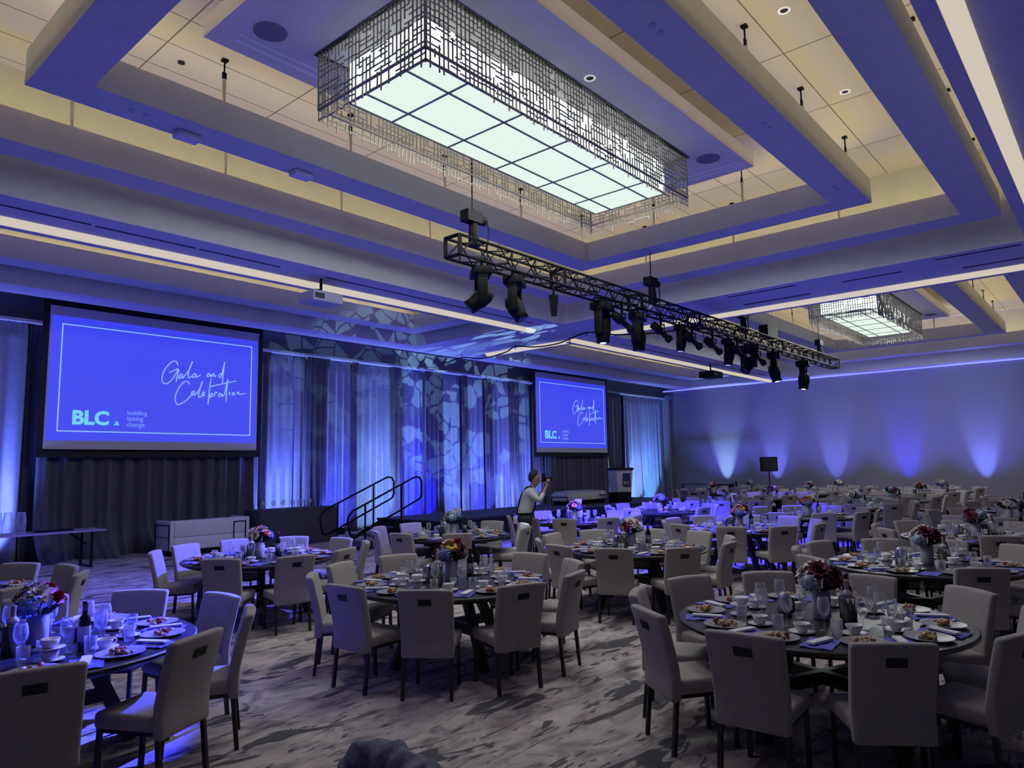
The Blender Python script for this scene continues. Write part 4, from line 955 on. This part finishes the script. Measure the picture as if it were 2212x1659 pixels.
for s in (-1, 1):
    w_ = (.36, s*.07, 1.52)
    body.append([(.06, 0, 1.42, .09), (.05, s*.17, 1.42, .055), (.22, s*.24, 1.26, .046), (w_[0], w_[1]+s*.02, w_[2], .03), (w_[0]+.03, w_[1]+s*.015, w_[2]+.07, .036)])
    body.append([(*HIP, .12), (-.04, s*.10, .90, .085), (.02, s*.11, .50, .06), (-.05, s*.12, .10, .042), (.10, s*.13, .045, .04)])
    for k in range(4):
        bx = w_[0]+.015+.018*k; body.append([(bx, w_[1]+s*.012, w_[2]+.09, .011), (bx+.012, w_[1]-s*.005, w_[2]+.135, .010), (bx+.010, w_[1]-s*.035, w_[2]+.15-.004*k, .009)])
    body.append([(w_[0]-.005, w_[1]+s*.01, w_[2]+.06, .012), (w_[0]-.03, w_[1]-s*.01, w_[2]+.09, .010)])
body.append([(.25, 0, 1.655, .022), (.282, 0, 1.64, .016)]); body.append([(.245, -.02, 1.60, .012), (.252, .02, 1.60, .012)])
for s in (-1, 1): body.append([(.155, s*.092, 1.67, .012), (.145, s*.105, 1.65, .015)]); body.append([(.238, s*.035, 1.69, .011), (.248, s*.036, 1.69, .008)])
skinobj('body', body, skin, pr)
sh = [[(-.06, 0, .90, .14), (-.05, 0, 1.02, .165), (-.02, 0, 1.14, .168), (*CH, .178), (.06, 0, 1.42, .145), (.095, 0, 1.50, .088), (.11, 0, 1.53, .072)]]
for s in (-1, 1): sh.append([(.06, 0, 1.42, .145), (.05, s*.17, 1.42, .085), (.22, s*.24, 1.26, .062), (.31, s*.15, 1.42, .045)])
skinobj('shirt', sh, shirt, pr)
tr = [[(-.05, 0, 1.05, .185), (-.05, 0, .94, .185)]]
for s in (-1, 1): tr.append([(-.05, 0, .94, .185), (-.04, s*.10, .84, .125), (.02, s*.11, .50, .082), (-.05, s*.12, .09, .07)])
skinobj('trousers', tr, trous, pr)
skinobj('hair', [[(.09, 0, 1.60, .05), (.10, 0, 1.66, .085), (.125, 0, 1.74, .108), (.17, 0, 1.79, .095), (.22, 0, 1.795, .045)]], hair, pr)
for s in (-1, 1):
    obj('suspender', MB().path([(-.19, s*.04, 1.04), (-.165, s*.05, 1.14), (-.15, s*.07, 1.25), (-.10, s*.09, 1.38), (0, s*.10, 1.515), (.07, s*.10, 1.535), (.14, s*.10, 1.45), (.175, s*.09, 1.30), (.14, s*.09, 1.14), (.10, s*.09, 1.04)], .014, 6), black, pr)
    skinobj('shoe', [[(-.09, s*.12, .05, .045), (.02, s*.13, .045, .045), (.14, s*.14, .03, .035)]], black, pr)
obj('belt', MB().lathe([(.175, 1.01), (.18, 1.045)], 24, (-.05, 0, 0)), black, pr)
link('hip_bag', bevel_mesh(MB().box((-.27, -.14, .84), (-.20, .02, .98)).mesh('hip_bag', shirt), .02), pr)
cm = empty('camera_body', (0, 0, 0)); cm.parent = None
cm.location = pr.matrix_basis @ Vector((.33, 0, 1.68)) if False else (10.42+.33*math.cos(math.radians(-47)), 8.72+.33*math.sin(math.radians(-47)), 1.66); cm.rotation_euler[2] = math.radians(-47)
tag(cm, 'black camera with a lens held to the face of the person in suspenders', 'camera')
link('housing', bevel_mesh(MB().box((-.04, -.07, -.05), (.03, .07, .05)).mesh('housing', black), .012), cm)
obj('camera_lens', MB().tube((.03, 0, 0), (.15, 0, 0), .035, .04, n=14), black, cm, True); obj('flash', MB().box((-.03, -.03, .05), (.03, .03, .11)), black, cm)

# ------------------------------------------------------------------ jacket on a chair at the bottom edge
inst(chair0, (1.24, 1.46, 0), math.radians(143), 'beige banquet chair under the grey-blue jacket at the bottom edge', 'chair')
b = MB(); R = random.Random(4); jp = [(1.52, 2.04, .55, .06), (1.535, 2.07, .72, .064), (1.55, 2.09, .84, .066), (1.575, 2.075, .905, .066), (1.60, 1.98, .925, .07), (1.60, 1.86, .905, .074), (1.60, 1.72, .88, .078), (1.60, 1.56, .85, .08), (1.58, 1.40, .8, .08)]
rings = []; q = []
for i in range(len(jp)-1):
    for k in range(7):
        t = k/7; p0, p1, p2, p3 = [Vector(jp[max(0, min(len(jp)-1, i+j))]) for j in (-1, 0, 1, 2)]; q.append(.5*((2*p1)+(-p0+p2)*t+(2*p0-5*p1+4*p2-p3)*t*t+(-p0+3*p1-3*p2+p3)*t**3))
ns_ = 28; vs = []
for i, p in enumerate(q):
    a = Vector(q[max(i-1, 0)][:3]); c = Vector(q[min(i+1, len(q)-1)][:3]); d = (c-a).normalized(); u = d.cross(Vector((0, 0, 1))).normalized(); v = u.cross(d)
    for k in range(ns_):
        th = 2*PI*k/ns_; rr = p[3]*(1+.10*math.sin(i*1.5+1.6*math.sin(th+.6))+.09*math.sin(i*.7+th*3)+.05*math.sin(th*6+i*1.1))
        vs.append(Vector(p[:3])+(u*math.cos(th)+v*math.sin(th))*rr)
n_ = len(q); fs = [(i*ns_+k, i*ns_+(k+1) % ns_, (i+1)*ns_+(k+1) % ns_, (i+1)*ns_+k) for i in range(n_-1) for k in range(ns_)]+[tuple(range(ns_-1, -1, -1)), tuple(range((n_-1)*ns_, n_*ns_))]
o = obj('jacket', b.add(vs, fs), mat('grey_denim', (.16, .17, .22), .9, noise=.25, nscale=60, bump=.5), None, True); tag(o, 'wrinkled grey-blue jacket sleeve at the bottom edge of the picture', 'jacket')
o.modifiers.new('sub', 'SUBSURF').render_levels = 1

# ------------------------------------------------------------------ gobo beam thrown on the curtains and the ceiling
def gobo(x0, tgt, deg, power, scale, seed, off=(0, 0)):
    o = aim(x0, *tgt, power, (.35, .66, 1), deg, .35); l = o.data; l.shadow_soft_size = .002; l.use_nodes = True; nt = l.node_tree; N = nt.nodes.new; L = nt.links.new
    em = next(n for n in nt.nodes if n.type == 'EMISSION'); tc = N('ShaderNodeTexCoord'); s = N('ShaderNodeSeparateXYZ'); L(tc.outputs['Normal'], s.inputs[0])
    dx = N('ShaderNodeMath'); dx.operation = 'DIVIDE'; dy = N('ShaderNodeMath'); dy.operation = 'DIVIDE'
    L(s.outputs[0], dx.inputs[0]); L(s.outputs[2], dx.inputs[1]); L(s.outputs[1], dy.inputs[0]); L(s.outputs[2], dy.inputs[1])
    cb = N('ShaderNodeCombineXYZ'); L(dx.outputs[0], cb.inputs[0]); L(dy.outputs[0], cb.inputs[1]); cb.inputs[2].default_value = seed
    no = N('ShaderNodeTexNoise'); no.inputs['Scale'].default_value = scale*.7; L(cb.outputs[0], no.inputs['Vector'])
    ad_ = N('ShaderNodeVectorMath'); ad_.operation = 'MULTIPLY_ADD'; L(no.outputs['Color'], ad_.inputs[0]); ad_.inputs[1].default_value = (.03, .03, 0); L(cb.outputs[0], ad_.inputs[2])
    vo = N('ShaderNodeTexVoronoi'); vo.feature = 'DISTANCE_TO_EDGE'; vo.inputs['Scale'].default_value = scale; L(ad_.outputs[0], vo.inputs['Vector'])
    r1 = N('ShaderNodeMapRange'); r1.inputs[1].default_value = .03; r1.inputs[2].default_value = .06; L(vo.outputs['Distance'], r1.inputs[0])
    v2 = N('ShaderNodeTexVoronoi'); v2.inputs['Scale'].default_value = scale; L(ad_.outputs[0], v2.inputs['Vector'])
    sx = N('ShaderNodeSeparateColor'); L(v2.outputs['Color'], sx.inputs[0]); g = N('ShaderNodeMath'); g.operation = 'GREATER_THAN'; g.inputs[1].default_value = .45; L(sx.outputs[0], g.inputs[0])
    m_ = N('ShaderNodeMath'); m_.operation = 'MULTIPLY'; L(r1.outputs[0], m_.inputs[0]); L(g.outputs[0], m_.inputs[1]); L(m_.outputs[0], em.inputs['Strength'])
gobo(13.7, (16.1, 14.5, 5.84), 17, 6500, 26, 1)
gobo(13.7, (18.6, 18.6, 4.0), 34, 3600, 21, 5)
gobo(10.8, (13.6, 18.6, 4.6), 32, 900, 21, 9)
